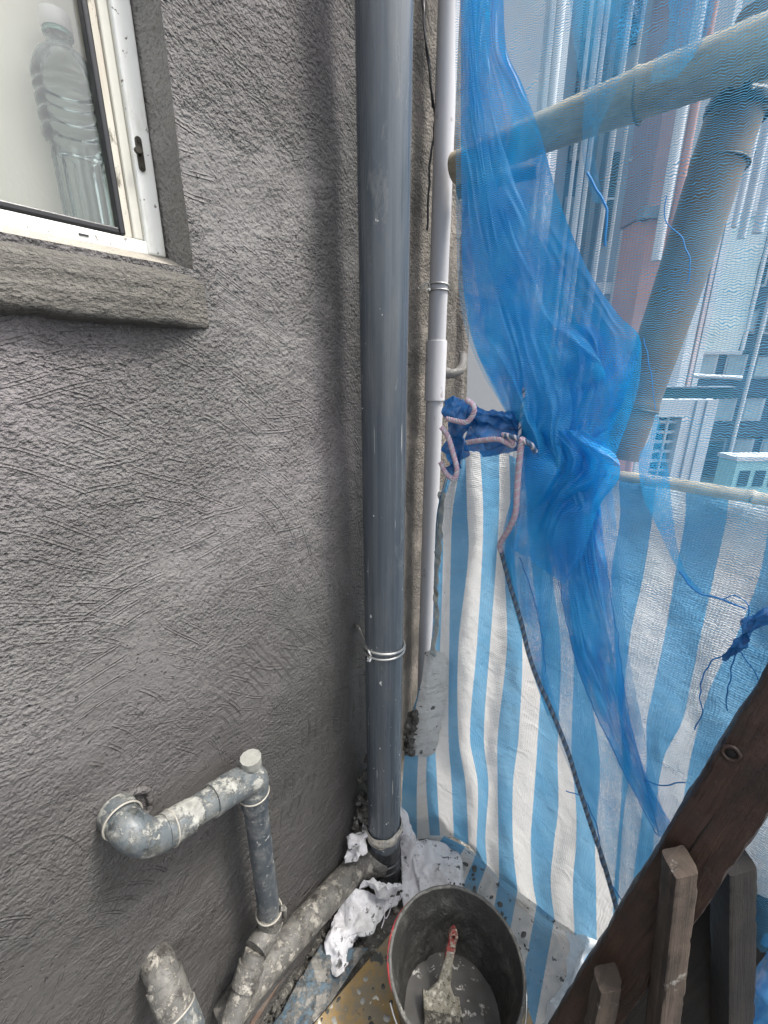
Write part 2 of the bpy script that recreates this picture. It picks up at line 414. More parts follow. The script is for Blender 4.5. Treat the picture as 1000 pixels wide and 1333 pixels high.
def netm(name, c0, c1, cov, pv=.0062, pu=.009, amp=.26, soft=.10, trans=.38, blot=.2, wcol=.4, stretch=1.):
    m = M(name); uv = m.uv(); s = m.n('SeparateXYZ', Vector=uv)
    wob = m.noise(uv, 11, 4, .6)
    u = m.math('ADD', s.outputs[0], m.math('MULTIPLY', wob, .02)); v = m.math('ADD', s.outputs[1], m.math('MULTIPLY', wob, .034))
    dens = m.math('MULTIPLY', m.math('SUBTRACT', m.noise(m.map(uv, loc=(9, 4, 0)), 16, 6, .7), .5), .20)
    zz = m.math('MULTIPLY', m.math('PINGPONG', m.math('DIVIDE', u, pu), .5), amp*4)
    r = m.math('FRACT', m.math('ADD', m.math('DIVIDE', v, pv), zz))
    d1 = m.math('ABSOLUTE', m.math('SUBTRACT', r, .5))            # 0 at thread centre
    rows = m.n('MapRange', Value=m.math('SUBTRACT', d1, dens), From__Min=cov*.5+soft, From__Max=cov*.5-soft).outputs[0]
    c_ = m.math('ABSOLUTE', m.math('SUBTRACT', m.math('FRACT', m.math('DIVIDE', u, pu*.5)), .5))
    cols = m.n('MapRange', Value=c_, From__Min=.2, From__Max=.08).outputs[0]
    a = m.math('MAXIMUM', rows, m.math('MULTIPLY', cols, wcol))
    fill = m.ramp(m.noise(m.map(uv, loc=(3, 3, 0), sc=(1, stretch, 1)), 5 if stretch == 1 else 16, 5, .6), [(.38, 0.), (.62, blot)])
    a = m.math('ADD', a, fill, clamp=True)
    a = m.math('MULTIPLY', a, .97)
    col = m.mix(m.ramp(m.noise(uv, 9, 4), [(.35, 0.), (.65, 1.)]), c0, c1)
    return cloth_shader(m, col, m.bump(m.math('ADD', m.math('MULTIPLY', m.noise(uv, 30, 4), 1.), m.math('MULTIPLY', rows, .2)), .002, .6), trans, alpha=a)
NET1 = netm('pale_debris_net', (.07, .34, .60), (.13, .44, .68), .30, pv=.0034, pu=.0105, amp=.20, blot=.10, wcol=.16)
NET2 = netm('deep_blue_net', (.008, .29, .70), (.02, .42, .82), .56, pv=.0036, pu=.008, blot=.5, soft=.16, stretch=.35)
NET3 = netm('mid_blue_net', (.015, .38, .78), (.06, .52, .86), .30, pv=.0036, pu=.008, blot=.4, soft=.16, stretch=.35)
NETL = netm('light_torn_net', (.05, .40, .74), (.12, .52, .82), .16, pv=.0038, pu=.009, blot=.30, soft=.14, stretch=.35)
NETD = netm('bundled_net', (.008, .12, .36), (.02, .22, .56), .9, pv=.004, pu=.005, blot=1.0)
HEM = simple('net_hem', (.015, .17, .45), .8, .3, 60, .001, 200)
def woodm(name, c0, c1, rough=.7, spl=None, gs=60, thr=.62):
    """grain runs along uv.y"""
    m = M(name); uv = m.uv(); v = m.obj(); g = m.noise(m.map(uv, sc=(1, .07, 1)), 130, 8, .7, .5)
    ring_ = m.noise(m.map(uv, sc=(1, .12, 1), loc=(3, 3, 0)), 26, 5, .6, 1.2)
    c = m.mix(m.ramp(m.math('MULTIPLY', m.math('ADD', g, ring_), .5), [(.36, 0.), (.62, 1.)]), c0, c1)
    c = m.mix(m.ramp(m.noise(v, 11, 6, .65), [(.45, 0.), (.66, .65)]), c, tuple(x*.35 for x in c0))
    crk = m.ramp(m.noise(m.map(uv, sc=(1, .03, 1), loc=(7, 0, 0)), 90, 3, .5), [(.68, 0.), (.71, 1.)])
    c = m.mix(crk, c, tuple(x*.15 for x in c0))
    f = 0.0
    if spl:
        f = m.ramp(m.noise(v, 26, 8, .74), [(thr, 0.), (thr+.05, .85)])
        c = m.mix(f, c, spl)
    h = m.math('SUBTRACT', m.math('ADD', m.math('MULTIPLY', g, 1.2), m.math('MULTIPLY', m.noise(v, 90, 5, .7), .6)), m.math('MULTIPLY', crk, 1.5))
    return m.fin(c, rough, m.bump(h, .0028, .9))
def bamboom(nm='bamboo', k=1.25, w=1.):
    m = M(nm); uv = m.uv(); g = m.noise(m.map(uv, sc=(1, .03, 1)), 260, 5, .6)
    c = m.mix(m.ramp(g, [(.3, 0.), (.7, 1.)]), (.26*k, .215*k*w, .15*k*w*w), (.40*k, .345*k*w, .25*k*w*w))
    c = m.mix(m.ramp(m.noise(uv, 14, 6, .7), [(.42, 0.), (.68, .75)]), c, (.13, .125, .10))
    c = m.mix(m.ramp(m.noise(m.map(uv, sc=(1, .05, 1), loc=(5, 0, 0)), 500, 3, .5), [(.66, 0.), (.7, .6)]), c, (.09, .08, .06))
    return m.fin(c, .5, m.bump(g, .0006))
BAMBOO = bamboom(); BAMBOO2 = bamboom('brown_bamboo', .46, .80)
BAMBOOG = simple('dark_grey_bamboo', (.115, .115, .10), .6, .4, 24, .0008, 80)
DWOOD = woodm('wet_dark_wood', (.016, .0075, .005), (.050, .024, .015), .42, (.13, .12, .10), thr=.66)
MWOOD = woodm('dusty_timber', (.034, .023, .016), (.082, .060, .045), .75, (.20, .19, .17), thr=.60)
BWOOD = woodm('shade_painted_timber', (.008, .007, .006), (.022, .018, .015), .6, (.05, .05, .047), thr=.66)  # near-black copy of the timber, shade painted into its colour
def plym():
    m = M('yellow_plywood'); v = m.obj()
    g = m.noise(m.map(v, sc=(.15, 1, 1), rot=(0, 0, .9)), 60, 6, .6)
    c = m.mix(g, (.20, .125, .04), (.34, .225, .085))
    gy = m.ramp(m.noise(v, 14, 8, .75), [(.46, 0.), (.58, .85)])
    c = m.mix(gy, c, (.17, .15, .11))
    d = m.ramp(m.noise(m.map(v, loc=(2, 0, 0)), 24, 4, .5), [(.64, 0.), (.665, 1.)])
    c = m.mix(d, c, (.045, .047, .04))
    w = m.ramp(m.noise(m.map(v, loc=(0, 4, 0)), 42, 4, .6), [(.66, 0.), (.69, 1.)])
    c = m.mix(w, c, (.55, .52, .45))
    return m.fin(c, .5, m.bump(m.math('ADD', m.math('MAXIMUM', d, w), g), .0012, .7))
PLY = plym()
GRIME = splatmat('grimy_concrete', (.055, .052, .046), (.26, .25, .22), .52, 26, .8, dark=(.03, .02, .014))
RUST = splatmat('rusty_grime', (.07, .042, .028), (.2, .19, .17), .6, 30, .8)
def ragm():
    m = M('white_plastic_sheet'); v = m.obj()
    c = m.mix(m.noise(v, 9, 4), (.62, .615, .63), (.74, .735, .745))
    d = m.ramp(m.noise(m.map(v, sc=(1, 1, .6)), 52, 7, .68, .3), [(.575, 0.), (.60, .95)])
    d = m.math('MULTIPLY', d, m.ramp(m.noise(v, 6, 2), [(.38, 0.), (.46, 1.)]))
    c = m.mix(d, c, (.04, .04, .038))
    g = m.ramp(m.noise(v, 14, 5, .7), [(.5, 0.), (.72, .5)])
    c = m.mix(g, c, (.3, .28, .25))
    return cloth_shader(m, c, m.bump(m.noise(v, 40, 5, .6, 1.5), .004, .7), .2)
RAG = ragm()
FILM = cloth_shader((_m := M('clear_film')), (.75, .78, .8, 1), _m.bump(_m.noise(_m.obj(), 40, 5, .6, 1.5), .004, .8), .4,
                    alpha=_m.ramp(_m.noise(_m.obj(), 14, 4), [(.3, .35), (.7, .85)]))
CREPE = splatmat('dirty_binding', (.5, .46, .38), (.62, .6, .55), .5, 40, .8, dark=(.16, .11, .08))
BUCKET = splatmat('bucket_plastic', (.022, .022, .022), (.18, .175, .16), .56, 20, .5)
def mortarin():
    m = M('wet_mortar_coat'); v = m.obj()
    g = m.noise(m.map(v, sc=(1, 1, .5)), 45, 7, .7, .8)
    c = m.mix(g, (.03, .029, .026), (.062, .06, .054))
    c = m.mix(m.ramp(m.noise(v, 13, 6, .65), [(.50, 0.), (.62, .75)]), c, (.13, .127, .115))
    return m.fin(c, .55, m.bump(m.math('ADD', m.math('MULTIPLY', g, 2.), m.math('MULTIPLY', m.noise(v, 160, 4), .6)), .006, 1.))
MORT = mortarin()
def slurrym():
    m = M('wet_cement_slurry'); v = m.obj()
    c = m.mix(m.noise(v, 8, 4), (.075, .072, .066), (.105, .10, .093))
    sp_ = m.ramp(m.noise(v, 48, 5, .65, .5), [(.58, 0.), (.62, 1.)])
    sp_ = m.math('MULTIPLY', sp_, m.ramp(m.noise(v, 12, 2), [(.44, 0.), (.50, 1.)]))
    c = m.mix(sp_, c, (.5, .48, .44))
    return m.fin(c, m.ramp(sp_, [(0, .3), (1, .8)]), m.bump(m.noise(v, 22, 4), .003, .5))
SLURRY = slurrym()
REDRIM = splatmat('bucket_rim', (.09, .087, .08), (.2, .195, .175), .5, 30, .6, dark=(.07, .07, .065))
REDP = splatmat('red_paint_marks', (.36, .03, .035), (.2, .19, .17), .6, 40, .5)
REDH = splatmat('brush_handle', (.26, .02, .025), (.42, .36, .28), .49, 45, .35, dark=(.05, .03, .03))
CAKED = splatmat('caked_cement', (.28, .26, .2), (.62, .59, .5), .48, 50, .8, dark=(.06, .055, .04))
BRIST = splatmat('brush_bristles', (.06, .055, .045), (.42, .4, .34), .5, 60, .8)
ROPEP = simple('pink_rope_yarn', (.50, .36, .42), .85, .35, 50, .001, 400)
ROPEW = simple('white_rope_yarn', (.50, .47, .50), .85, .35, 50, .001, 400)
ROPEB = simple('blue_rope_yarn', (.07, .13, .22), .8, .5, 60, .001, 400)
ROPEG = simple('grey_rope_yarn', (.14, .18, .22), .8, .6, 40, .001, 400)
ROPED = simple('dark_rope_yarn', (.06, .08, .10), .8, .5, 60, .001, 400)
WIRE = simple('wire_blue', (.02, .22, .55), .6, .2, 40)
DARKC = simple('black_lashing', (.015, .018, .022), .5, .3, 60, .001, 120)

# ------------------------------------------------------------------ ground and building wall
v, f, u = [(-900, -900, -20), (900, -900, -20), (900, 900, -20), (-900, 900, -20)], [(0, 1, 2, 3)], None
mesh('street', v, f, simple('asphalt', (.06, .06, .06), .9), org=Vector((0, 0, -20)))['kind'] = 'structure'

wall = thing('plastered_wall', WS(.6, FZ, 0), 'grey wall coated in rough trowelled cement render', 'wall')
HS, HZ = .421, .142       # window hole: s < HS, z > HZ
def wall_off(s, z):
    p = Vector((s, z, 0))
    o = .006*fbm(p*3.1, 3) + .0012*noise.noise(p*17)
    rough = max(0, .5+fbm(p*2.3+Vector((7, 3, 0)), 3))
    o += .0012*rough*fbm(p*90, 3)
    # lumps and dragged ridges
    q = Vector(((s*.55-z*.84)*4, (s*.84+z*.55)*34, 2))
    o += .0007*max(0, noise.noise(p*2.7+Vector((3, 0, 5)))+.25)*abs(noise.noise(q))*2
    q2 = math.hypot(s-.12, z+.62)
    o += .0006*math.sin(q2*190+3*noise.noise(p*8))*max(0, noise.noise(p*4+Vector((1, 5, 2))))
    # new render feathers out before the pipes
    t = (s-(.705+.02*noise.noise(Vector((0, z*3, 4)))))/.12
    t = min(1, max(0, t)); o -= .018*t*t*(3-2*t)
    # wall foot fillet
    t = min(1, max(0, (-1.30-z)/.26)); o += .045*t*t
    # thickening at window corner
    dz = HZ-z; ds = s-HS
    e = max(0, 1-math.hypot(max(0, ds), max(0, dz))/.05)
    return o+.003*e
ss = np.unique(np.round(np.concatenate([np.linspace(-.45, HS, 130), np.linspace(HS, 1.42, 170)]), 5))
zs = np.unique(np.round(np.concatenate([np.linspace(-1.62, HZ, 300), np.linspace(HZ, 1.25, 110)]), 5))
vs = []; uv = []
for z in zs:
    for s in ss:
        vs.append(WS(s, z, wall_off(s, z))); uv.append((s, z))
nc = len(ss); fa, fb = [], []
for i in range(len(zs)-1):
    for j in range(nc-1):
        if ss[j+1] <= HS+1e-4 and zs[i] >= HZ-1e-4: continue
        q = (i*nc+j, i*nc+j+1, (i+1)*nc+j+1, (i+1)*nc+j)
        fa.append(q); fb.append(0)
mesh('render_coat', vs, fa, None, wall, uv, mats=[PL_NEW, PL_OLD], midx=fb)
# wall thickness behind and at its far end
box('wall_core', WS(HS+.004, FZ, -.06), WDd*(1.42-HS-.005), Vector((0, 0, 2.8)), -WNn*.25, PL_OLD, wall)
box('wall_core', WS(-.45, FZ, -.06), WDd*(HS+.45-.001), Vector((0, 0, HZ-FZ-.03)), -WNn*.25, PL_OLD, wall)
# reveal (vertical) with rough arris
rv, ru = [], []
zz_ = [z for z in zs if z >= HZ-1e-4]
for i, z in enumerate(zz_):
    for k in range(8):
        t = k/7; o = wall_off(HS, z)*(1-t)-.072*t + (.0015*noise.noise(Vector((z*40, t*3, 1))) if 0 < k < 7 else 0)
        rv.append(WS(HS+.001+.0035*math.sin(t*3.1)+.002*noise.noise(Vector((z*9, t*2, 4)))*(k > 0), z, o)); ru.append((t*.07, z))
mesh('window_reveal', rv, gridfaces(len(zz_), 8), PL_REV, wall, ru)

# sill
pr = [(-.075, .168), (-.045, .155), (-.015, .1415), (.006, .132), (.016, .126), (.022, .117), (.024, .102), (.026, .085), (.026, .072), (.021, .062), (0.004, .058), (-.03, .056)]
P2 = catmull([Vector((a, b, 0)) for a, b in pr], 60)
sv, su = [], []; nS = 200
s1_ = np.linspace(-.45, .437, nS)
for s in s1_:
    L = 0
    endt = min(1, max(0, (s-.335)/.10)); endt = endt**1.5
    for k, q in enumerate(P2):
        if k: L += (q-P2[k-1]).length
        t = k/59
        am = min(1, max(0, (t-.38)*6))
        e = noise.noise(Vector((s*14, 2, 0)))*.004*(1 if .75 < t else .3) + noise.noise(Vector((s*60, q.y*200, 2)))*.0016*am + noise.noise(Vector((s*7, q.y*60, 2)))*.002*am
        o = q.x+e*.8
        if q.x > -.01: o = (o+.01)*(1-.93*endt)-.01+.006*endt
        z = q.y+(noise.noise(Vector((s*22, 5, 0)))*.0035+noise.noise(Vector((s*90, 5, 0)))*.0015 if t > .75 else 0)
        sv.append(WS(s, z, o)); su.append((s, L))
gf = gridfaces(nS, 60)
mesh('window_sill', sv, gf, None, wall, su, mats=[PL_SILL, PL_SMOOTH], midx=[1 if (i % 59) < 18 else 0 for i in range(len(gf))])

# window (part of the wall) and its pieces
FO = -.072
win = mesh('window', *(lambda g: (g[0], g[1]))(join([
    boxgeo(WS(.392, .165, FO-.04), WDd*.028, Vector((0, 0, .9)), WNn*.046),     # outer jamb strip
    boxgeo(WS(-.45, .163, FO-.04), WDd*.87, Vector((0, 0, .0205)), WNn*.043)])), WHITEPAINT, wall, smooth=False)
bevel(win, .0035, 3)
wbox('inner_jamb', .378, .3915, .185, 1.06, FO-.02, FO-.002, CREAM, win, .002)
wbox('stained_bead', .3645, .3775, .185, 1.06, FO-.02, FO-.006, STAIN, win, .002)
wbox('rebate_strip', .3915, .3935, .19, 1.06, FO-.01, FO+.001, CREAM, win, .0005)
g = join([boxgeo(WS(.3560, .185, FO-.012), WDd*.0080, Vector((0, 0, .87)), WNn*.015),
          boxgeo(WS(-.45, .1845, FO-.012), WDd*.8055, Vector((0, 0, .0085)), WNn*.0155)])
bevel(mesh('gasket', g[0], g[1], BLACKG, win, smooth=False), .002, 2)
wbox('glass_pane', -.45, .3605, .190, 1.05, FO-.010, FO-.007, GLASS, win, 0)
wbox('window_stay', .2185, .2205, .19, .30, FO-.012, FO-.008, BLACKG, win, .0005)
wbox('weep_slot', .300, .312, .172, .1745, FO, FO+.0042, BLACKG, win, 0)
# catch plate
def disc(c, ax, r, h, seg=20):
    ax = Vector(ax).normalized(); u = ax.orthogonal().normalized(); v_ = ax.cross(u)
    vs = [Vector(c)+(u*math.cos(2*math.pi*i/seg)+v_*math.sin(2*math.pi*i/seg))*r for i in range(seg)]
    vs += [v+ax*h for v in vs]
    fs = [tuple(range(seg))[::-1], tuple(range(seg, 2*seg))]+[(i, (i+1) % seg, seg+(i+1) % seg, seg+i) for i in range(seg)]
    return vs, fs, [(0, 0)]*len(vs)
cs, cz = .4005, W(181, 203, FO).z
vv = []
for i in range(28):
    a = 2*math.pi*i/28; vv.append((cs+.0045*math.cos(a), cz+(.0165 if math.sin(a) > 0 else -.0165)+.0045*math.sin(a)))
FO_ = FO; FO = FO+.0055
pv_ = [WS(a, b, FO) for a, b in vv]+[WS(a, b, FO+.003) for a, b in vv]
pf = [tuple(range(28))[::-1], tuple(range(28, 56))]+[(i, (i+1) % 28, 28+(i+1) % 28, 28+i) for i in range(28)]
g = join([(pv_, pf, [(0, 0)]*56), disc(WS(cs, cz+.0155, FO+.003), WNn, .0024, .0012), disc(WS(cs, cz-.0155, FO+.003), WNn, .0024, .0012),
          tubegeo([WS(cs, cz, FO+.002), WS(cs-.002, cz, FO+.009), WS(cs-.008, cz, FO+.012)], .0024, 10), disc(WS(cs-.008, cz, FO+.0085), WNn, .0042, .006)])
autosmooth(mesh('window_catch', g[0], g[1], simple('dark_brass', (.06, .055, .045), .4, .4, 90, .0003, 150, Metallic=.7), win), 30)
FO = FO_
# room behind
wbox('window_blind', -.45, .44, .14, 1.2, -.178, -.170, BLIND, win, 0)
wbox('inner_ledge', -.45, .44, .125, .139, -.169, FO-.041, WHITEPAINT, win, 0)

# bottle on the inner ledge
bt = thing('plastic_bottle', WS(.3465, .1395, -.128), 'clear empty plastic bottle with white cap behind the window pane', 'bottle')
bc = WS(.3465, .1395, -.128)
pf = [(0, .004), (.026, .0), (.034, .006), (.036, .02), (.0335, .03), (.0335, .12), (.034, .155), (.0395, .163), (.0405, .172), (.0375, .177), (.0405, .184), (.0405, .190), (.0375, .195), (.0405, .201), (.0405, .208), (.0375, .213), (.0405, .219), (.0375, .226), (.040, .232), (.036, .246), (.028, .259), (.0175, .268), (.0145, .272), (.0145, .278), (.0175, .280), (.0175, .283), (.0145, .285), (.0145, .292)]
bd = []
pp = catmull([Vector((a, b, 0)) for a, b in pf], 150)
seg = 72; vs = []
for q in pp:
    for j in range(seg):
        a = 2*math.pi*j/seg
        fl = 1+.045*math.cos(a*14)*(1 if .03 < q.y < .15 else 0)
        vs.append(bc+Vector((q.x*fl*math.cos(a), q.x*fl*math.sin(a), q.y)))
mesh('bottle_body', vs, gridfaces(150, seg, True), BOTTLE, bt)
cv = []
for r_, z_ in [(.0, .305), (.0155, .305), (.0172, .303), (.0175, .286), (.0165, .2855)]:
    for j in range(60): cv.append(bc+Vector((r_*(1+.03*(j % 2))*math.cos(j*R(6)), r_*(1+.03*(j % 2))*math.sin(j*R(6)), z_)))
mesh('bottle_cap', cv, gridfaces(5, 60, True), CAPWHITE, bt)
lathe('neck_ring', bc, [(.0155, .281), (.0158, .284), (.015, .287)], simple('mint_ring', (.25, .5, .42), .5), bt, 40)

# ------------------------------------------------------------------ grey drainpipe
D0 = Vector((0, .951, 0)); GR = .0495
zb = ZP(500, 1138, FZ).z
gp = thing('drainpipe', D0+Vector((0, 0, FZ)), 'large dark grey plastic drainpipe running full height in front of the wall', 'pipe')
npt = 60
pts = [D0+Vector((0, 0, -1.475+(1.9+1.475)*i/npt)) for i in range(npt+1)]
tube('pipe_body', pts, GR, PVC, gp, 56)
lathe('coupling', D0+Vector((0, 0, FZ-.02)), [(.0, 0), (.052, 0), (.052, .095), (.0545, .097), (.0545, .104), (.052, .106), (.052, .125), (.0545, .127), (.0545, .134), (.051, .136), (.051, .19)], BLACKP, gp, 48)
# wrapped binding
zc = (D0.y*ray(500, 1078).z/ray(500, 1078).y)
bv = []; bu = []
for i in range(9):
    for j in range(64):
        a = 2*math.pi*j/64
        r_ = GR+.003+.004*math.sin(i/8*math.pi)+.003*noise.noise(Vector((math.cos(a)*2, math.sin(a)*2, i*.8)))
        bv.append(D0+Vector((r_*math.cos(a), r_*math.sin(a), zc-.022+.04*i/8+.012*math.cos(a+.6)+.004*noise.noise(Vector((a*2, i, 3)))))); bu.append((0, 0))
mesh('cloth_binding', bv, gridfaces(9, 64, True), CREPE, gp)
def wireclamp(c, r, zt, nail, parent, t=.0034, face=-2.2):
    g = [ring(c+Vector((0, 0, zt)), (0.05, .12, 1), r+t, t, 48), ring(c+Vector((0, 0, zt-.013)), (0.0, .06, 1), r+t, t, 48)]
    k = c+Vector((math.cos(face)*(r+.004), math.sin(face)*(r+.004), zt-.006))
    for i in range(4):
        d = Vector((rnd.uniform(-1, .2), rnd.uniform(-1, -.1), rnd.uniform(-1, 1)))*.008
        g.append(tubegeo([k, k+d*.6+Vector((0, -.003, 0)), k+d*1.3], t*.9, 8))
    g.append(tubegeo(catmull([k, k+Vector((-.006, .0, .012)), nail+Vector((.004, -.004, -.006)), nail], 10), t*.9, 8))
    v, f, u = join(g); autosmooth(mesh('wire_clamp', v, f, STEEL, parent, u), 60)
nl = W(466, 815, .005)
zt = D0.y*ray(500, 838).z/ray(500, 838).y
wireclamp(D0, GR, zt, nl, gp)
tube('wall_nail', [W(462, 812, -.03), W(466, 816, .012)], .0045, WASTE2, gp, 10)
# cement spots stuck to the pipe
spots = []
for i in range(24):
    a = rnd.uniform(-2.9, -.3); z = rnd.choice([rnd.uniform(-1.4, .6), rnd.uniform(-1.4, -.9)]); r_ = rnd.uniform(.0006, .0018)
    c = D0+Vector((math.cos(a)*GR, math.sin(a)*GR, z)); nn = Vector((math.cos(a), math.sin(a), 0))
    tv = Vector((-math.sin(a), math.cos(a), 0)); k = 7
    ps = [c+nn*.0004+(tv*math.cos(2*math.pi*j/k)+Vector((0, 0, rnd.uniform(.8, 1.8)))*math.sin(2*math.pi*j/k))*r_*rnd.uniform(.6, 1.2) for j in range(k)]
    spots.append((ps+[c+nn*.002], [(j, (j+1) % k, k) for j in range(k)], [(0, 0)]*(k+1)))
v, f, u = join(spots); o = mesh('cement_spots', v, f, simple('dried_drips', (.55, .55, .52), .8), gp); o['kind'] = 'stuff'

# ------------------------------------------------------------------ pale pipe
wp = Vector((.143*1.0, 1.255, 0)); WR = .0243
wt = thing('water_pipe', wp+Vector((0, 0, FZ)), 'thin pale grey plastic pipe with socket beside the drainpipe', 'pipe')
tube('pipe_body', [wp+Vector((0, 0, FZ+(1.9-FZ)*i/40)) for i in range(41)], WR, PVCW, wt, 40)
def zat(p, py, px=567): r = ray(px, py); return r.z*p.y/r.y
z1, z2 = zat(wp, 522), zat(wp, 443)
lathe('socket', wp, [(WR, z1), (.0285, z1+.001), (.0292, z1+.003), (.0285, z1+.006), (.0285, z2-.004), (.0275, z2-.001), (WR, z2)], PVCW, wt, 44)
wireclamp(wp, WR, zat(wp, 372), WS(1.06, zat(wp, 375), .0)+Vector((-.0, -.0, 0)), wt, .0022, -2.6)
# small branch pipe with elbow right of it, fixed to the wall end
e0 = FY(590, 483, 1.33)
sb = thing('branch_pipe', e0, 'short dusty grey stub pipe with elbow behind the pale pipe', 'pipe')
DUSTY = splatmat('dusty_stub', (.16, .155, .15), (.3, .29, .27), .5, 30, .7)
tube('stub', [FY(572, 486, 1.33), FY(592, 486, 1.33), FY(601, 478, 1.34), FY(603, 462, 1.36)], .013, DUSTY, sb, 20, n=20)
tube('collar', [FY(580, 486, 1.33), FY(586, 486, 1.33)], .016, DUSTY, sb, 20)
# concrete fin at the wall's end
fin = thing('concrete_fin', FY(590, 480, 1.46)+Vector((0, 0, FZ)), 'narrow stained concrete fin closing the wall beside the pale pipe', 'wall')
fx0, fx1 = FY(560, 480, 1.47).x, FY(606, 480, 1.47).x
gv, gu = [], []
for i in range(160):
    z = FZ+i*(3.0)/159
    for j in range(14):
        x = fx0+(fx1-fx0)*j/13
        e = .006*noise.noise(Vector((x*20, z*12, 3)))+.003*noise.noise(Vector((x*70, z*70, 3)))
        gv.append(Vector((x+(.004*noise.noise(Vector((1, z*18, 1))) if j == 13 else 0), 1.47+e+(.012 if j == 13 else 0), z))); gu.append((x, z))
mesh('front_face', gv, gridfaces(160, 14), plaster('fin_render', (.15, .135, .12), (.24, .22, .2), (.22, .2, .18), arcs=False, fine=.8), fin, gu)
box('fin_core', (fx0, 1.482, FZ), (fx1-fx0-.002, 0, 0), (0, .3, 0), (0, 0, 3.0), PL_OLD, fin)

cb = thing('black_cable', WS(1.10, .4, .01), 'thin black cable sagging down the wall between the two upright pipes', 'cable')
tube('cable_run', [W(548, -30, .012), W(553, 40, .014), W(561, 110, .02), W(566, 160, .016), W(560, 215, .012), W(556, 300, .012)], .0026, BLACKG, cb, 8, n=60, wob=.003)
tube('cable_run', [W(556, -30, .012), W(551, 30, .016), W(559, 80, .02), W(563, 140, .014)], .002, BLACKG, cb, 8, n=40, wob=.003)
# ------------------------------------------------------------------ waste pipes on the wall
PR = .0255
wst = thing('waste_pipe', W(330, 1250, .04), 'cement-splashed grey waste pipe with elbow, capped tee and downpipe on the wall', 'pipe')
a0 = W(150, 1052, -.03); a1 = W(168, 1082, .045); 
a1b = W(205, 1085, .06); a2 = W(250, 1062, .062); a3 = W(318, 1016, .065)
tube('wall_spigot', [W(146, 1046, -.04), W(153, 1058, .005), W(160, 1068, .03)], .0285, WASTE, wst, 32, n=14)
tube('elbow', [W(156, 1062, .012), W(170, 1080, .05), W(192, 1090, .063), W(215, 1084, .065)], .0275, WASTE, wst, 32, n=26)
tube('pipe_section', [W(210, 1084, .065), W(322, 1014, .065)], PR, WASTE, wst, 32, n=20)
tube('collar', [W(213, 1083, .065), W(247, 1062, .065)], .0285, WASTE, wst, 32)
g = ring(W(222, 1078, .065), W(247, 1062, .065)-W(213, 1083, .065), .029, .0014); autosmooth(mesh('seam_ring', g[0], g[1], LIP, wst), 60)
g = ring(W(160, 1068, .03), W(168, 1078, .045)-W(156, 1062, .012), .029, .0016); autosmooth(mesh('seam_ring', g[0], g[1], LIP, wst), 60)
top = W(328, 1012, .065)
dn = Vector((0, 0, -1))
tube('tee', [W(275, 1043, .065), W(308, 1022, .065), top+Vector((0, 0, -.006)), top+dn*.04], .0295, WASTE, wst, 32, n=24)
tube('tee_cap', [top+Vector((.0, 0, .0)), top+Vector((.002, 0, .035)), top+Vector((.0025, 0, .052))], [.017, .017, .0165], simple('cement_cap', (.22, .22, .20), .8, .35, 50, .002, 90), wst, 20)
tube('cap_rim', [top+Vector((.002, 0, .036)), top+Vector((.0025, 0, .052))], .0205, simple('cement_cap_rim', (.22, .22, .20), .8, .3, 50, .002, 90), wst, 12)
g = ring(top+dn*.04, (0, 0, 1), .0295, .0018); autosmooth(mesh('seam_ring', g[0], g[1], LIP, wst), 60)
zlow = W(346, 1196, .065).z
low = Vector((top.x, top.y, zlow))
tube('downpipe', [top+dn*.03, low], .024, WASTE3, wst, 36, n=24)
tube('collar', [top+dn*.041, top+dn*.07], .0275, WASTE3, wst, 32)
# bottom sockets and elbow running forward along the wall
tube('collar', [low+Vector((0, 0, .012)), low+Vector((0, 0, -.028))], .0285, WASTE2, wst, 32)
g = ring(low+Vector((0, 0, .012)), (0, 0, 1), .0285, .0019); autosmooth(mesh('seam_ring', g[0], g[1], LIP, wst), 60)
b1 = W(333, 1238, .075); b2 = W(318, 1285, .085); b3 = W(290, 1360, .10); b4 = W(250, 1440, .1)
tube('elbow', [low+Vector((0, 0, -.02)), low+Vector((0, 0, -.038)), b1], .0275, WASTE2, wst, 32, n=20)
g = ring(low+Vector((0, 0, -.036)), (b1-low).normalized()+Vector((.6, .3, -.5)), .0285, .0018); autosmooth(mesh('seam_ring', g[0], g[1], LIP, wst), 60)
tube('pipe_section', [b1, b2, b3, b4], .0245, WASTE2, wst, 32, n=30)
tube('collar', [b1.lerp(b2, .35), b1.lerp(b2, 1.0)], .0295, WASTE2, wst, 32)
tube('pipe_clip', [low+Vector((.026, .0, .02)), low+Vector((.034, .004, .012)), low+Vector((.030, .006, -.03))], .006, WASTE2, wst, 10, n=8)
# wall scar round the spigot
g = ring(W(170, 1056, .0), WNn, .034, .006, 40, 8)
sc_ = [Vector(v)+WNn*.004*noise.noise(Vector(v)*60)+WDd*.006*noise.noise(Vector(v)*30) for v in g[0]]
mesh('hole_edge', sc_, g[1], PL_NEW, wall, [(v.dot(WDd), v.z) for v in sc_])

st2 = thing('pipe_stub', W(205, 1245, .02), 'lower cement-caked pipe stub angling out of the wall near its foot', 'pipe')
c0, c1, c2 = W(196, 1236, -.03), W(212, 1270, .035), W(240, 1345, .10)
tube('pipe_section', [c0, c1, c2], .0285, WASTE2, st2, 32, n=24)
tube('collar', [c1.lerp(c2, .05), c1.lerp(c2, .62)], .0320, WASTE2, st2, 32, n=8)
tube('collar', [c1.lerp(c2, .64), c1.lerp(c2, 1.1)], .0345, WASTE, st2, 32, n=8)
g = ring(c1.lerp(c2, .63), c2-c1, .0325, .002); autosmooth(mesh('seam_ring', g[0], g[1], LIP, st2), 60)

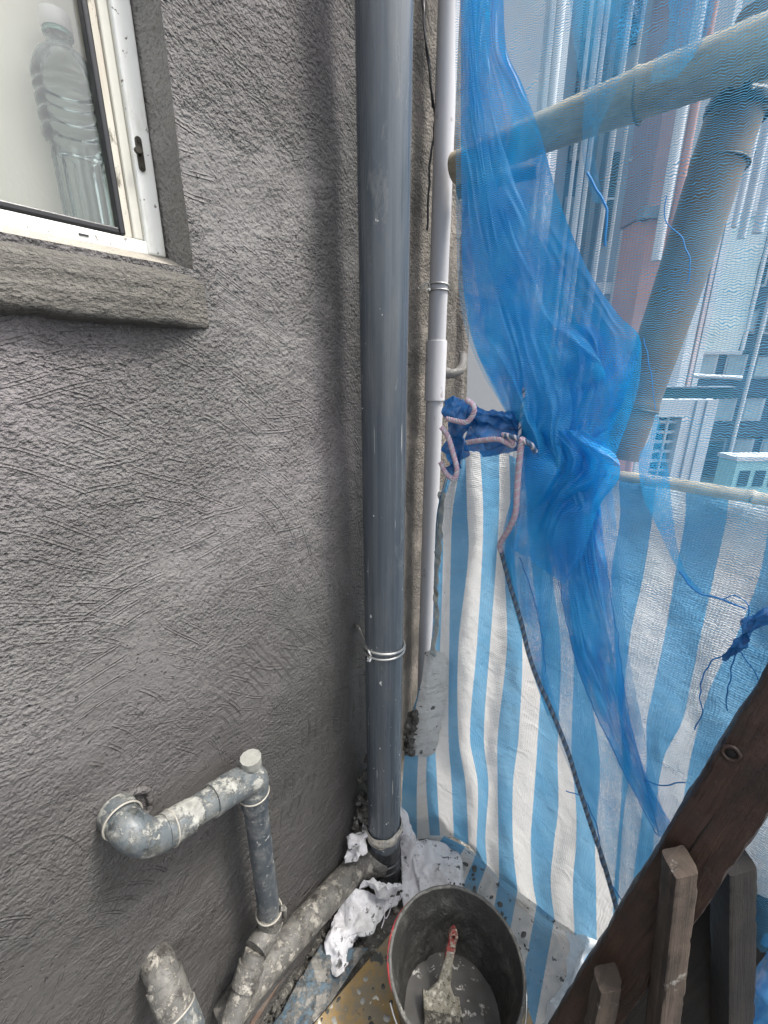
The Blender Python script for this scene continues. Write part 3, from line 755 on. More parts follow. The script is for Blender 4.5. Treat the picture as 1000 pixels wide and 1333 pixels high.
ly = thing('branch_drain', W(440, 1150, .04), 'sloping grey drain branch joining the foot of the drainpipe', 'pipe')
J = D0+Vector((-.01, -.02, 0)); J.z = ZP(492, 1104, -1.44).z
l0 = Vector((-.004, .93, -1.455)); l1 = W(470, 1122, .055); l2 = W(352, 1252, .05); l3 = W(290, 1330, .03)
tube('pipe_section', [l1, l2, l3], .0375, WASTE2, ly, 36, n=40)
tube('elbow', [l0, l0.lerp(l1, .5)+Vector((0, -.01, .01)), l1.lerp(l2, .05)], .039, WASTE2, ly, 36, n=20)
tube('collar', [l1.lerp(l0, .55), l1.lerp(l0, .05)], .043, WASTE2, ly, 36, n=8)
g = ring(l1.lerp(l0, .5), l0-l1, .0435, .002); autosmooth(mesh('seam_ring', g[0], g[1], LIP, ly), 60)
g = ring(l1.lerp(l0, .15), l0-l1, .0435, .002); autosmooth(mesh('seam_ring', g[0], g[1], LIP, ly), 60)

# ------------------------------------------------------------------ platform floor
def gridsurf(name, quad, nu, nv, fn, mat, parent=None, kind=None, uvm=True, solid=0):
    vs, uv = [], []
    for i in range(nv):
        for j in range(nu):
            a, b = j/(nu-1), i/(nv-1)
            p = quad[0]*(1-a)*(1-b)+quad[1]*a*(1-b)+quad[2]*a*b+quad[3]*(1-a)*b
            p = fn(p, a, b) if fn else p
            vs.append(p); uv.append((a, b))
    o = mesh(name, vs, gridfaces(nv, nu), mat, parent, uv)
    if solid:
        m = o.modifiers.new('thick', 'SOLIDIFY'); m.thickness = solid; m.offset = 0
    if kind: o['kind'] = kind
    return o
Z0 = Vector((0, 0, FZ))
gridsurf('ledge', [Z0+WS(-.6, 0), Z0+Vector((1.4, -.9, 0)), Z0+Vector((.62, .9, 0)), Z0+WS(1.42, 0, .0)], 90, 110,
         lambda p, a, b: p+Vector((0, 0, .012*noise.noise(p*9)+.006*noise.noise(p*40)-.012)), GRIME, kind='structure')
# yellow plywood
PZ = FZ+.03
q = [ZP(548, 1168, PZ), ZP(640, 1190, PZ), ZP(760, 1500, PZ), ZP(330, 1425, PZ)]
vs = [p-Vector((0, 0, .016)) for p in q]+q
pl = mesh('plywood_sheet', vs, [(0, 1, 2, 3), (4, 7, 6, 5), (0, 4, 5, 1), (1, 5, 6, 2), (2, 6, 7, 3), (3, 7, 4, 0)], PLY, smooth=False)
tag(pl, 'yellow plywood sheet spattered with cement under the bucket', 'board'); bevel(pl, .002, 1)
def blobs(name, pts, mat, parent, rmax=.012):
    g = []
    for p in pts:
        k = 11; r_ = rmax*rnd.random()**2.2+.0012; st_ = rnd.uniform(1, 1.8); a0 = rnd.random()*3
        ps = []
        for h_, sc_ in ((0, 1.), (.0012+.05*r_, .8)):
            for j in range(k):
                a = 2*math.pi*j/k; rr = r_*sc_*(1+.35*noise.noise(Vector((math.cos(a)*1.5, math.sin(a)*1.5, p.x*90))))
                x, y = rr*math.cos(a)*st_, rr*math.sin(a)
                ps.append(p+Vector((x*math.cos(a0)-y*math.sin(a0), x*math.sin(a0)+y*math.cos(a0), h_)))
        g.append((ps, gridfaces(2, k, True)+[tuple(range(k, 2*k))], [(0, 0)]*len(ps)))
    v, f, u = join(g); o = mesh(name, v, f, mat, parent); o['kind'] = 'stuff'; return o
DARKSPL = simple('dark_mortar_splash', (.05, .05, .045), .6, .4, 60, .001, 200)
PALESPL = simple('pale_mortar_splash', (.30, .29, .26), .8, .4, 60, .001, 200)
def onboard(n):
    o_ = []
    while len(o_) < n:
        x, y = rnd.uniform(400, 560), rnd.uniform(1175, 1345)
        if (x-548)*(1333-1168) > -(y-1168)*(548-402)+1400: o_.append(ZP(x, y, PZ))
    return o_
plh = thing('board_splashes', ZP(480, 1260, PZ), 'mortar splashes dried on the yellow plywood', 'mortar', kind='stuff')
blobs('dark_splash', onboard(16), DARKSPL, plh, .006)
blobs('pale_splash', onboard(34), PALESPL, plh, .006)
# rubble and mortar crumbs between wall foot and board
def stones(name, spots, mat, label, cat):
    g = []
    for p, r_ in spots:
        k = rnd.randint(5, 7); vs = []
        for i in range(3):
            for j in range(k):
                a = 2*math.pi*j/k+i; rr = r_*(1, .9, .4)[i]*rnd.uniform(.6, 1.3)
                vs.append(p+Vector((rr*math.cos(a), rr*math.sin(a), r_*(-.3, .4, .8)[i]*rnd.uniform(.6, 1.2))))
        fs = gridfaces(3, k, True)+[tuple(range(2*k, 3*k))]
        g.append((vs, fs, [(0, 0)]*len(vs)))
    v, f, u = join(g); o = mesh(name, v, f, mat, smooth=False); tag(o, label, cat, kind='stuff'); return o
sp1 = []
for i in range(900):
    t = rnd.random(); y = 1120+t*260
    x0, x1 = 470-(y-1120)*.52, 505-(y-1120)*.62+30
    sp1.append((ZP(rnd.uniform(x0-40, x1), y, FZ+.006), rnd.choice([.003, .004, .006, .009, .014])*rnd.uniform(.6, 1.2)))
stones('rubble', sp1, GRIME, 'mortar rubble and dirt lying between wall foot and board', 'rubble')
sp1 = []
for i in range(700):
    sc2 = rnd.random()**.7
    p = WS(.70+.16*rnd.random(), FZ, .01+.05*rnd.random()); h = max(0, 1-abs(p.dot(WDd)-.80)/.16)
    p.z = FZ+(.05+.42*h)*rnd.random()*(.5+.5*h) ; 
    sp1.append((p, rnd.uniform(.003, .012)))
stones('mortar_clumps', sp1, GRIME, 'dark mortar clumps heaped in the corner behind the drainpipe foot', 'mortar')
# lath and tarp scrap in the gutter
tube('timber_lath', [ZP(410, 1208, FZ+.035), ZP(372, 1262, FZ+.03), ZP(318, 1350, FZ+.03)], .009, RUST, None, 6, n=20, wob=.002)
tag(bpy.data.objects['timber_lath'], 'thin rotten lath lying in the gutter beside the board', 'stick')
q = [ZP(418, 1236, FZ+.02), ZP(480, 1240, FZ+.02), ZP(395, 1350, FZ+.025), ZP(348, 1350, FZ+.02)]
o = gridsurf('tarp_scrap', q, 24, 40, lambda p, a, b: p+Vector((0, 0, .02*fbm(p*14, 3)+.01)), None or splatmat('blue_scrap', (.06, .10, .13), (.22, .21, .19), .47, 24, .7, dark=(.035, .032, .028)), solid=.001)
tag(o, 'dirty faded blue tarpaulin scrap lying in the gutter beside the plywood', 'tarpaulin')

# ------------------------------------------------------------------ white plastic wrap round the pipe foot
CREASE = [(.8, .5, .3, .40, .9), (-.4, .85, .3, .55, .7), (.2, -.4, .9, .75, .55), (-.9, .1, .5, 1.1, .35), (.5, .6, -.7, 1.6, .22)]
def crumple(name, rows, mat, nu, nv, amp, fr, parent=None, seed=0, solid=.0008, u0=0., u1=1.):
    """rows of control points -> smooth crumpled sheet"""
    R1 = [catmull(r, nu) for r in rows]; cols = [catmull([R1[i][j] for i in range(len(rows))], nv) for j in range(nu)]
    vs, uv = [], []
    for i in range(nv):
        for j in range(nu):
            p = cols[j][i]; a, b = cols[min(j+1, nu-1)][i]-cols[max(j-1, 0)][i], cols[j][min(i+1, nv-1)]-cols[j][max(i-1, 0)]
            n = a.cross(b); n = n.normalized() if n.length > 1e-9 else Vector((0, 0, 1))
            s_ = Vector((seed, seed*2, 0))
            w_ = p+Vector((noise.noise(p*fr*.5+s_), noise.noise(p*fr*.5+s_*2), noise.noise(p*fr*.5-s_)))*(.55/fr)
            h = -.9
            for q, (dx, dy, dz, ff, am) in enumerate(CREASE):
                tt = (w_.x*dx+w_.y*dy+w_.z*dz)*fr*ff+seed*.37*(q+1); h += am*abs(2*(tt-math.floor(tt))-1)
            h += .25*noise.noise(p*fr*3+s_)
            vs.append(p+n*amp*1.5*h); uv.append((u0+(u1-u0)*j/nu, i/nv))
    o = mesh(name, vs, gridfaces(nv, nu), mat, parent, uv)
    if solid: m = o.modifiers.new('thick', 'SOLIDIFY'); m.thickness = solid; m.offset = 0
    return o
rg = thing('plastic_wrap', D0+Vector((.04, -.05, FZ)), 'crumpled white plastic sheet spotted with black, wrapped round the drainpipe foot', 'plastic sheet')
def zp(x, y, h): return ZP(x, y, FZ+h)
crumple('hanging_fold', [[PD(519, 1046, 1.36), PD(524, 1048, 1.36), PD(530, 1056, 1.38)],
                        [PD(520, 1085, 1.37), PD(532, 1088, 1.38), PD(546, 1095, 1.40)],
                        [PD(522, 1120, 1.38), PD(548, 1112, 1.38), PD(572, 1106, 1.42)],
                        [zp(524, 1158, .05), zp(560, 1140, .05), zp(592, 1126, .04)],
                        [zp(526, 1182, .03), zp(568, 1168, .03), zp(600, 1150, .02)]], RAG, 40, 60, .008, 28, rg, 3)
crumple('spread_sheet', [[zp(534, 1096, .07), zp(566, 1090, .07), zp(596, 1106, .05)],
                        [zp(540, 1130, .08), zp(575, 1125, .08), zp(606, 1134, .045)],
                        [zp(548, 1165, .04), zp(580, 1158, .05), zp(606, 1160, .03)],
                        [zp(550, 1185, .03), zp(585, 1180, .03), zp(612, 1182, .02)]], RAG, 36, 40, .010, 24, rg, 8)
crumple('roll', [[zp(466, 1152, .10), zp(490, 1145, .12), zp(520, 1146, .10)],
                 [zp(474, 1146, .13), zp(495, 1152, .15), zp(524, 1152, .12)],
                 [zp(470, 1162, .08), zp(495, 1170, .09), zp(524, 1172, .06)]], RAG, 36, 30, .012, 26, rg, 5)
crumple('trailing_sheet', [[zp(455, 1155, .10), zp(478, 1160, .10), zp(505, 1170, .07), zp(528, 1160, .05)],
                          [zp(440, 1180, .07), zp(470, 1188, .08), zp(498, 1192, .05), zp(515, 1180, .04)],
                          [zp(424, 1215, .06), zp(455, 1218, .08), zp(484, 1215, .05), zp(500, 1200, .03)],
                          [zp(424, 1245, .05), zp(442, 1248, .05), zp(458, 1242, .035), zp(476, 1222, .03)],
                          [zp(432, 1270, .035), zp(438, 1272, .035), zp(446, 1266, .035), zp(452, 1255, .03)]], RAG, 60, 90, .014, 26, rg, 12)
crumple('upper_shreds', [[PD(452, 1088, 1.30), PD(466, 1078, 1.32), PD(478, 1060, 1.36)],
                        [PD(450, 1105, 1.28), PD(470, 1100, 1.26), PD(482, 1082, 1.33)],
                        [PD(447, 1125, 1.28), PD(462, 1118, 1.25), PD(474, 1105, 1.27)]], RAG, 30, 30, .012, 40, rg, 21)
tube('twine', [zp(519, 1150, .12), zp(512, 1175, .08), zp(503, 1195, .04), zp(500, 1182, .06), zp(508, 1160, .09), zp(502, 1186, .04), zp(497, 1208, .034)], .0014, ROPEW, rg, 6, n=60, wob=.004)

# ------------------------------------------------------------------ bucket
BC = Vector((.162, .600, FZ+.031)); BH = .262; zr = BH
bk = thing('mortar_bucket', BC, 'black plastic bucket coated inside with wet cement slurry', 'bucket')
lathe('outer_shell', BC, [(0, 0), (.112, 0), (.118, .006), (.148, zr)], BUCKET, bk, 72)
iv, iu = [], []
for i in range(50):
    t = i/49; z = .012+(zr-.014)*t; r0 = .110+(.1455-.110)*t
    for j in range(120):
        a = 2*math.pi*j/120; c_, s_ = math.cos(a), math.sin(a)
        lump = max(0, fbm(Vector((c_*3, s_*3, z*14)), 4))*.010+.0025*noise.noise(Vector((c_*14, s_*14, z*80)))
        iv.append(BC+Vector((c_*(r0-lump*math.sin(math.pi*min(1, t*1.02))), s_*(r0-lump*math.sin(math.pi*min(1, t*1.02))), z))); iu.append((a, z))
mesh('mortar_lining', iv, [q[::-1] for q in gridfaces(50, 120, True)], MORT, bk, iu)
rimv = []
for k, (dr, dz) in enumerate([(0, 0), (.004, .0), (.006, -.004), (.0055, -.012), (.0, -.014), (-.0035, -.010), (-.003, -.002)]):
    pass
g = ring(BC+Vector((0, 0, zr-.001)), (0, 0, 1), .1485, .0042, 96, 10)
rv_ = [Vector(v)+Vector((0, 0, .002*noise.noise(Vector(v)*30)))+(Vector(v)-BC).normalized()*.0015*noise.noise(Vector(v)*50) for v in g[0]]
autosmooth(mesh('rim', rv_, g[1], REDRIM, bk), 60)
# red paint arc on the left of the rim
pa = [BC+Vector((math.cos(a)*.1520, math.sin(a)*.1520, zr-.003)) for a in np.linspace(R(128), R(200), 24)]
tube('red_rim_mark', pa, [.0008+.0034*math.sin(math.pi*i/23)**.5 for i in range(24)], REDP, bk, 8)
slv, slf = [Vector((BC.x, BC.y, BC.z+.055))], []
for i in range(1, 20):
    for j in range(64):
        a = 2*math.pi*j/64; r_ = .1165*i/19; p = Vector((BC.x+r_*math.cos(a), BC.y+r_*math.sin(a), BC.z+.055))
        p.z += .003*noise.noise(p*22)+.0012*noise.noise(p*60); slv.append(p)
slf = [(0, 1+(j+1) % 64, 1+j)[::-1] for j in range(64)]
for i in range(18):
    for j in range(64):
        a = 1+i*64+j; b = 1+i*64+(j+1) % 64; slf.append((a, a+64, b+64, b))
mesh('slurry', slv, slf, SLURRY, bk)
# handle wire folded down outside
hw = [BC+Vector((math.cos(a)*.158, math.sin(a)*.158, zr-.03-.05*math.sin(a-R(200)))) for a in np.linspace(R(20), R(-160), 30)]
tube('bail', hw, .0022, STEEL, bk, 8)

# ------------------------------------------------------------------ paint brush
SZ = BC.z+.055
T = ZP(592, 1206, -1.335); E_ = ZP(578, 1283, SZ+.035); H0 = ZP(574, 1296, SZ+.026); H1 = ZP(580, 1352, SZ-.004)
br = thing('paint_brush', (H0+H1)/2, 'red-handled flat paint brush caked in cement, standing in the bucket', 'brush')
ax = (E_-T).normalized(); sd_ = Vector((1, .12, 0)); sd_ = (sd_-ax*sd_.dot(ax)).normalized(); nn = ax.cross(sd_)
L = (E_-T).length
def flatbody(path, wid, thk, nseg=16):
    vs = []
    for p, w_, t_ in zip(path, wid, thk):
        for j in range(nseg):
            a = 2*math.pi*j/nseg
            cx, cy = math.copysign(abs(math.cos(a))**.7, math.cos(a)), math.copysign(abs(math.sin(a))**.7, math.sin(a))
            vs.append(p+sd_*cx*w_+nn*cy*t_)
    fs = gridfaces(len(path), nseg, True)+[tuple(range(nseg))[::-1], tuple(range((len(path)-1)*nseg, len(path)*nseg))]
    return vs, fs, [(0, 0)]*len(vs)
# tip with the hanging hole
hc = T+ax*.021; ts = []; nh = 28
for zt_ in (-.0055, .0055):
    for ro in (0, 1):
        for j in range(nh):
            a = 2*math.pi*j/nh
            if ro == 0: p = hc+sd_*.0042*math.cos(a)+ax*.0048*math.sin(a)
            else: p = hc+sd_*.0115*math.cos(a)*(1 if math.sin(a) > 0 else 1-.25*math.sin(a)**2)+ax*(.016 if math.sin(a) > 0 else .021)*math.sin(a)
            ts.append(p+nn*zt_)
tf = []
for j in range(nh):
    k = (j+1) % nh
    tf += [(j, k, nh+k, nh+j), (2*nh+j, 3*nh+j, 3*nh+k, 2*nh+k), (j, 2*nh+j, 2*nh+k, k), (nh+j, nh+k, 3*nh+k, 3*nh+j)]
pn = [0, .08, .2, .4, .6, .8, 1.0]
path = [T+ax*(.034+(L-.034)*t)+nn*0 for t in pn]
g = join([(ts, tf, [(0, 0)]*len(ts)), flatbody(path, [.0112, .0118, .0125, .0118, .0100, .0100, .013], [.0052, .0060, .007, .0072, .007, .007, .008])])
autosmooth(mesh('handle', g[0], g[1], REDH, br), 50)
wv = [Vector(p) for p in ()]
g = flatbody([E_-ax*.075, E_-ax*.05, E_-ax*.005, E_.lerp(H0, 1)+ax*.0], [.0105, .0112, .0155, .036], [.0082, .0085, .009, .010])
g = ([v+nn*.0025*noise.noise(v*120) for v in g[0]], g[1], g[2]); autosmooth(mesh('caked_neck', g[0], g[1], CAKED, br), 60)
ax2 = (H1-H0).normalized()
def slab(p0, p1, w0, w1, t0, t1, name, mat, amp):
    n_ = ax2.cross(sd_); vs = []; ns, nw = 16, 22
    for i in range(ns):
        t = i/(ns-1); c = p0.lerp(p1, t)
        for j in range(nw*2):
            if j < nw: u_, s_ = j/(nw-1)*2-1, 1
            else: u_, s_ = 1-(j-nw)/(nw-1)*2, -1
            w_ = w0+(w1-w0)*t; th = (t0+(t1-t0)*t)*(1-.6*u_**4)
            p = c+sd_*u_*w_+n_*s_*th
            vs.append(p+n_*amp*noise.noise(p*130)+n_*amp*.5*math.sin(u_*40))
    fs = gridfaces(ns, nw*2, True)+[tuple(range(nw*2))[::-1], tuple(range((ns-1)*nw*2, ns*nw*2))]
    mesh(name, vs, fs, mat, br)
slab(H0-ax2*.004, H0.lerp(H1, .42), .046, .0475, .010, .011, 'ferrule', CAKED, .003)
slab(H0.lerp(H1, .40), H1, .0475, .050, .0105, .006, 'bristles', BRIST, .0025)

# ------------------------------------------------------------------ striped tarpaulin
BND = [
 [(588, 598), (570, 660), (566, 720), (561, 840), (545, 900), (533, 940), (524, 1020), (523, 1095)],
 [(589, 597), (571.5, 660), (567, 720), (561.5, 840), (548, 940), (543, 1020), (543, 1093)],
 [(590, 596), (573, 660), (568, 720), (562.5, 840), (558, 940), (555, 1020), (560, 1091)],
 [(598, 594), (577, 660), (577, 720), (573, 840), (567, 960), (569, 1020), (573, 1090)],
 [(603, 590), (590, 660), (587, 720), (585, 840), (584, 960), (588, 1020), (591, 1090)],
 [(606, 588), (608, 660), (610, 720), (597, 840), (597, 960), (606, 1020), (610, 1100)],
 [(625, 586), (629, 660), (628, 720), (621, 840), (612, 960), (622, 1020), (620, 1112)],
 [(650, 588), (650, 660), (647, 720), (638, 840), (630, 960), (636, 1020), (632, 1090), (634, 1126)],
 [(663, 592), (664, 660), (657, 720), (660, 840), (648, 960), (648, 1020), (649, 1090), (650, 1142)],
 [(675, 598), (672, 660), (670, 720), (680, 840), (675, 960), (668, 1020), (668, 1100), (674, 1160)],
 [(684, 602), (686, 680), (695, 760), (705, 840), (699, 980), (694, 1050), (691, 1100), (694, 1150), (699, 1178)],
 [(700, 608), (708, 680), (720, 760), (730, 840), (726, 980), (727, 1050), (721, 1100), (717, 1150), (722, 1196)],
 [(735, 615), (736, 680), (740, 760), (747, 850), (744, 980), (750, 1050), (750, 1100), (746, 1150), (748, 1213)],
 [(776, 620), (779, 676), (768, 748), (765, 820), (764, 870), (781, 988), (778, 1060), (775, 1100), (776, 1150), (777, 1224)],
 [(806, 626), (807, 676), (796, 748), (800, 820), (803, 900), (811, 988), (806, 1080), (800, 1150), (796, 1236)],
 [(854, 634), (849, 676), (838, 748), (822, 820), (813, 892), (811, 940), (822, 988), (812, 1060), (806, 1150), (803, 1248)],
 [(893, 641), (892, 676), (879, 748), (867, 820), (852, 892), (842, 940), (842, 988), (836, 1060), (824, 1150), (820, 1262)],
 [(948, 651), (946, 676), (930, 748), (914, 820), (899, 892), (888, 940), (864, 988), (852, 1080), (848, 1150), (845, 1280)],
 [(1004, 660), (1002, 676), (989, 748), (962, 820), (926, 892), (911, 940), (899, 988), (884, 1080), (878, 1150), (880, 1300)],
 [(1060, 668), (1058, 676), (1045, 748), (1035, 820), (1012, 892), (995, 940), (968, 988), (955, 1080), (950, 1150), (960, 1320)],
 [(1130, 680), (1130, 700), (1120, 800), (1110, 900), (1090, 1000), (1090, 1100), (1100, 1340)],
]
def ypoly(b, n):     # resample a boundary by normalised height
    y0, y1 = b[0][1], b[-1][1]; pts = []
    for i in range(n):
        y = y0+(y1-y0)*i/(n-1); k = 0
        while k < len(b)-2 and y > b[k+1][1]: k += 1
        p1, p2 = b[k], b[k+1]; t = (y-p1[1])/(p2[1]-p1[1])
        m1 = (p2[0]-b[k-1][0])/(p2[1]-b[k-1][1]) if k > 0 else (p2[0]-p1[0])/(p2[1]-p1[1])
        m2 = (b[k+2][0]-p1[0])/(b[k+2][1]-p1[1]) if k+2 < len(b) else (p2[0]-p1[0])/(p2[1]-p1[1])
        h = p2[1]-p1[1]
        x = (2*t**3-3*t**2+1)*p1[0]+(t**3-2*t**2+t)*h*m1+(-2*t**3+3*t**2)*p2[0]+(t**3-t**2)*h*m2
        pts.append((x, y))
    return pts
NR = 130; SUB = 5
Bp = [ypoly(b, NR) for b in BND]; nb = len(Bp); NC = (nb-1)*SUB+1
def tarp_off(x, y, c):
    o = .004*noise.noise(Vector((x*.012, y*.006, 1)))*3
    o += .011*fbm(Vector((x*.022, y*.008, 4)), 4)
    o += .010*(.3-abs(noise.noise(Vector((x*.011+y*.004, y*.007, 7)))))
    lf = max(0, min(1, (760-x)/160)); tp = max(0, min(1, (1000-y)/400))
    o += lf*(.012+.010*tp)*math.sin(c*1.9+.6*noise.noise(Vector((0, y*.008, 2)))*3+.5)     # pleats gathered at the knot
    o += .003*noise.noise(Vector((x*.08+y*.05, y*.07, 9)))
    return o
vs, uv = [], []
for i in range(NR):
    for c in range(NC):
        k = min(c//SUB, nb-2); t = (c-k*SUB)/SUB
        x = Bp[k][i][0]*(1-t)+Bp[k+1][i][0]*t; y = Bp[k][i][1]*(1-t)+Bp[k+1][i][1]*t
        p = PT(x, y, tarp_off(x, y, c/SUB)-.012)
        if p.z < FZ+.004: p = ZP(x, y, FZ+.004)
        vs.append(p); uv.append((c/SUB, y/1000))
tp_ = thing('striped_tarpaulin', PT(700, 1180, 0), 'blue and white striped woven tarpaulin hung as a screen and folded onto the ledge', 'tarpaulin')
mesh('hanging_sheet', vs, gridfaces(NR, NC), TARP, tp_, uv)
# flap folded on to the floor, running down-left in the picture
FOLD = [(x, y) for x, y in [(560, 1088), (578, 1088), (606, 1102), (620, 1112), (634, 1126), (650, 1142), (674, 1160), (699, 1178), (722, 1196), (748, 1213), (777, 1224), (802, 1236)]]
END = [(520, 1130), (535, 1150), (560, 1178), (590, 1185), (606, 1200), (636, 1225), (655, 1260), (672, 1320), (690, 1370), (716, 1400), (725, 1420), (735, 1430)]
nf = len(FOLD); vs, uv = [], []
for i in range(40):
    b = i/39
    for c in range((nf-1)*6+1):
        k = min(c//6, nf-2); t = (c-k*6)/6
        x0 = FOLD[k][0]*(1-t)+FOLD[k+1][0]*t; y0 = FOLD[k][1]*(1-t)+FOLD[k+1][1]*t
        x1 = END[k][0]*(1-t)+END[k+1][0]*t; y1 = END[k][1]*(1-t)+END[k+1][1]*t
        x, y = x0+(x1-x0)*b, y0+(y1-y0)*b
        h = .010+.010*fbm(Vector((x*.02, y*.02, 2)), 3)+.012*math.exp(-((b-.02)/.08)**2)+.03*math.exp(-(b/.05)**2)
        vs.append(ZP(x, y, FZ+h+.02)); uv.append((k+t+3, b*.3))
mesh('floor_flap', vs, gridfaces(40, (nf-1)*6+1), TARPD, tp_, uv)
fs_ = []
for _ in range(46):
    y_ = rnd.uniform(1110, 1230); fs_.append(ZP(590+(y_-1100)*.75+rnd.uniform(-30, 6), y_+rnd.uniform(0, 14), FZ+.041))
blobs('dark_splash', fs_, DARKSPL, tp_, .007)
def hemm(nm, ca, cb, cc):
    m = M(nm); v = m.obj()
    c = m.mix(m.ramp(m.noise(v, 30, 4, .6), [(.45, 0.), (.55, 1.)]), ca, cb)
    c = m.mix(m.ramp(m.noise(m.map(v, loc=(3, 3, 3)), 16, 6, .7), [(.57, 0.), (.62, 1.)]), c, cc)
    return cloth_shader(m, c, m.bump(m.noise(v, 50, 5, .6), .0012), .25)
HEMT = hemm('grimy_hem', (.60, .60, .57), (.52, .56, .57), (.12, .11, .095))
HEMT2 = hemm('faded_side_hem', (.55, .57, .54), (.36, .43, .46), (.28, .28, .24))
# grimy crumpled hem by the pale pipe
crumple('crumpled_hem', [[PT(553, 850, .02), PT(566, 846, .02), PT(590, 856, -.008)],
                        [PT(548, 890, .03), PT(562, 890, .035), PT(588, 900, -.008)],
                        [PT(540, 925, .03), PT(556, 930, .035), PT(584, 938, -.008)],
                        [PT(531, 955, .03), PT(546, 962, .035), PT(576, 966, -.008)],
                        [PT(527, 975, .02), PT(537, 984, .025), PT(560, 985, -.004)]], TARPD, 70, 110, .0045, 20, tp_, 5, .0008, 1.05, 1.95)
crumple('grimy_hem', [[PT(530, 930, .04), PT(540, 925, .045), PT(552, 930, .03)],
                        [PT(525, 955, .04), PT(536, 958, .05), PT(548, 952, .03)],
                        [PT(523, 978, .03), PT(530, 985, .04), PT(540, 985, .02)]], GRIME, 30, 50, .010, 50, tp_, 9)
crumple('side_hem', [[PT(571, 640, .0), PT(579, 642, .02)], [PT(566, 700, .01), PT(573, 702, .03)], [PT(564, 780, .02), PT(570, 780, .03)], [PT(561, 850, .02), PT(567, 856, .03)]], HEMT2, 14, 60, .006, 30, tp_, 15)
fm = crumple('plastic_film', [[zp(742, 1216, .10), zp(765, 1212, .10), zp(790, 1205, .10)], [zp(738, 1250, .07), zp(757, 1246, .10), zp(775, 1240, .08)], [zp(722, 1290, .05), zp(745, 1285, .07), zp(765, 1280, .05)], [zp(700, 1340, .04), zp(722, 1345, .06), zp(750, 1340, .04)]], FILM, 40, 60, .014, 26, None, 31)
tag(fm, 'crumpled clear plastic film between the striped tarpaulin and the timber rail', 'plastic sheet')

# ------------------------------------------------------------------ bamboo scaffold poles
def pole(name, p0, p1, r0, r1, label, mat, nodes, group=None, split=True):
    t = thing(name, p0.lerp(p1, .5), label, 'scaffold pole', group)
    n = 70; pts, rr = [], []
    for i in range(n+1):
        k = i/n; p = p0.lerp(p1, k); p = p+Vector((0, 0, .004*math.sin(k*3)))+Vector((noise.noise(p*3), noise.noise(p*3+Vector((5, 5, 5))), 0))*.004
        r_ = r0+(r1-r0)*k
        for nd in nodes: r_ += .0035*math.exp(-((k-nd)*(p1-p0).length/.006)**2)-.0018*math.exp(-((k-nd-.012)*(p1-p0).length/.006)**2)
        pts.append(p); rr.append(r_)
    tube('culm', pts, rr, mat, t, 32)
    for nd in nodes:
        g = ring(p0.lerp(p1, nd), p1-p0, (r0+(r1-r0)*nd)+.0012, .0022, 36, 8)
        autosmooth(mesh('node_ring', g[0], g[1], BAMBOOG, t), 60)
    return t
pole('bamboo_pole', PT(594, 219, -.075), PT(1080, 30, -.085), .032, .040, 'thick pale bamboo pole crossing level behind the upper net', BAMBOO, [.16, .62])
pA, pB = PT(1003, 20, -.17), PT(806, 596, -.07)
pole('bamboo_pole', pA, pB, .044, .039, 'brown weathered bamboo pole leaning diagonally with a cut lower end', BAMBOO2, [.28, .86])
pole('bamboo_pole', PT(772, 617, -.035), PT(1075, 672, -.035), .014, .018, 'slim pale bamboo rail along the top edge of the striped tarpaulin', BAMBOO, [.3, .75])
pole('bamboo_pole', PT(597, 250, -.10), PT(700, 222, -.11), .016, .015, 'thin dark bamboo stick tied under the level pole beside the pale pipe', BAMBOOG, [.5])
# lashing at the crossing
lp = PT(958, 95, -.08); axp = (PT(1000, 62, -.085)-PT(900, 100, -.08)).normalized()
lash = thing('pole_lashing', lp, 'black plastic strip lashing binding the crossed bamboo poles', 'lashing')
def strapring(c, ax, r, w, th, name):
    ax = ax.normalized(); u = ax.orthogonal().normalized(); v_ = ax.cross(u); vs = []
    for i in range(48):
        a = 2*math.pi*i/48; d = u*math.cos(a)+v_*math.sin(a)
        for (da, dr) in ((-w, 0), (-w*.5, th), (0, th*.6), (w*.5, th), (w, 0), (0, -.001)):
            vs.append(c+d*(r+dr+.001*noise.noise(d*6+ax*da*90))+ax*(da+.003*noise.noise(d*3)))
    fs = []
    for i in range(48):
        for j in range(6): fs.append((i*6+j, ((i+1) % 48)*6+j, ((i+1) % 48)*6+(j+1) % 6, i*6+(j+1) % 6))
    return mesh(name, vs, fs, DARKC, lash)
lc = PT(950, 82, -.085)
strapring(lc, axp+Vector((.06, 0, .1)), .0415, .010, .0022, 'strap')
strapring(lc+axp*.016, axp+Vector((-.12, 0, -.1)), .0425, .008, .0025, 'strap')
strapring(lc+axp*.034, axp+Vector((.10, 0, -.05)), .0415, .006, .002, 'strap')
strapring(pA.lerp(pB, .17), pB-pA, .0465, .011, .0025, 'strap')
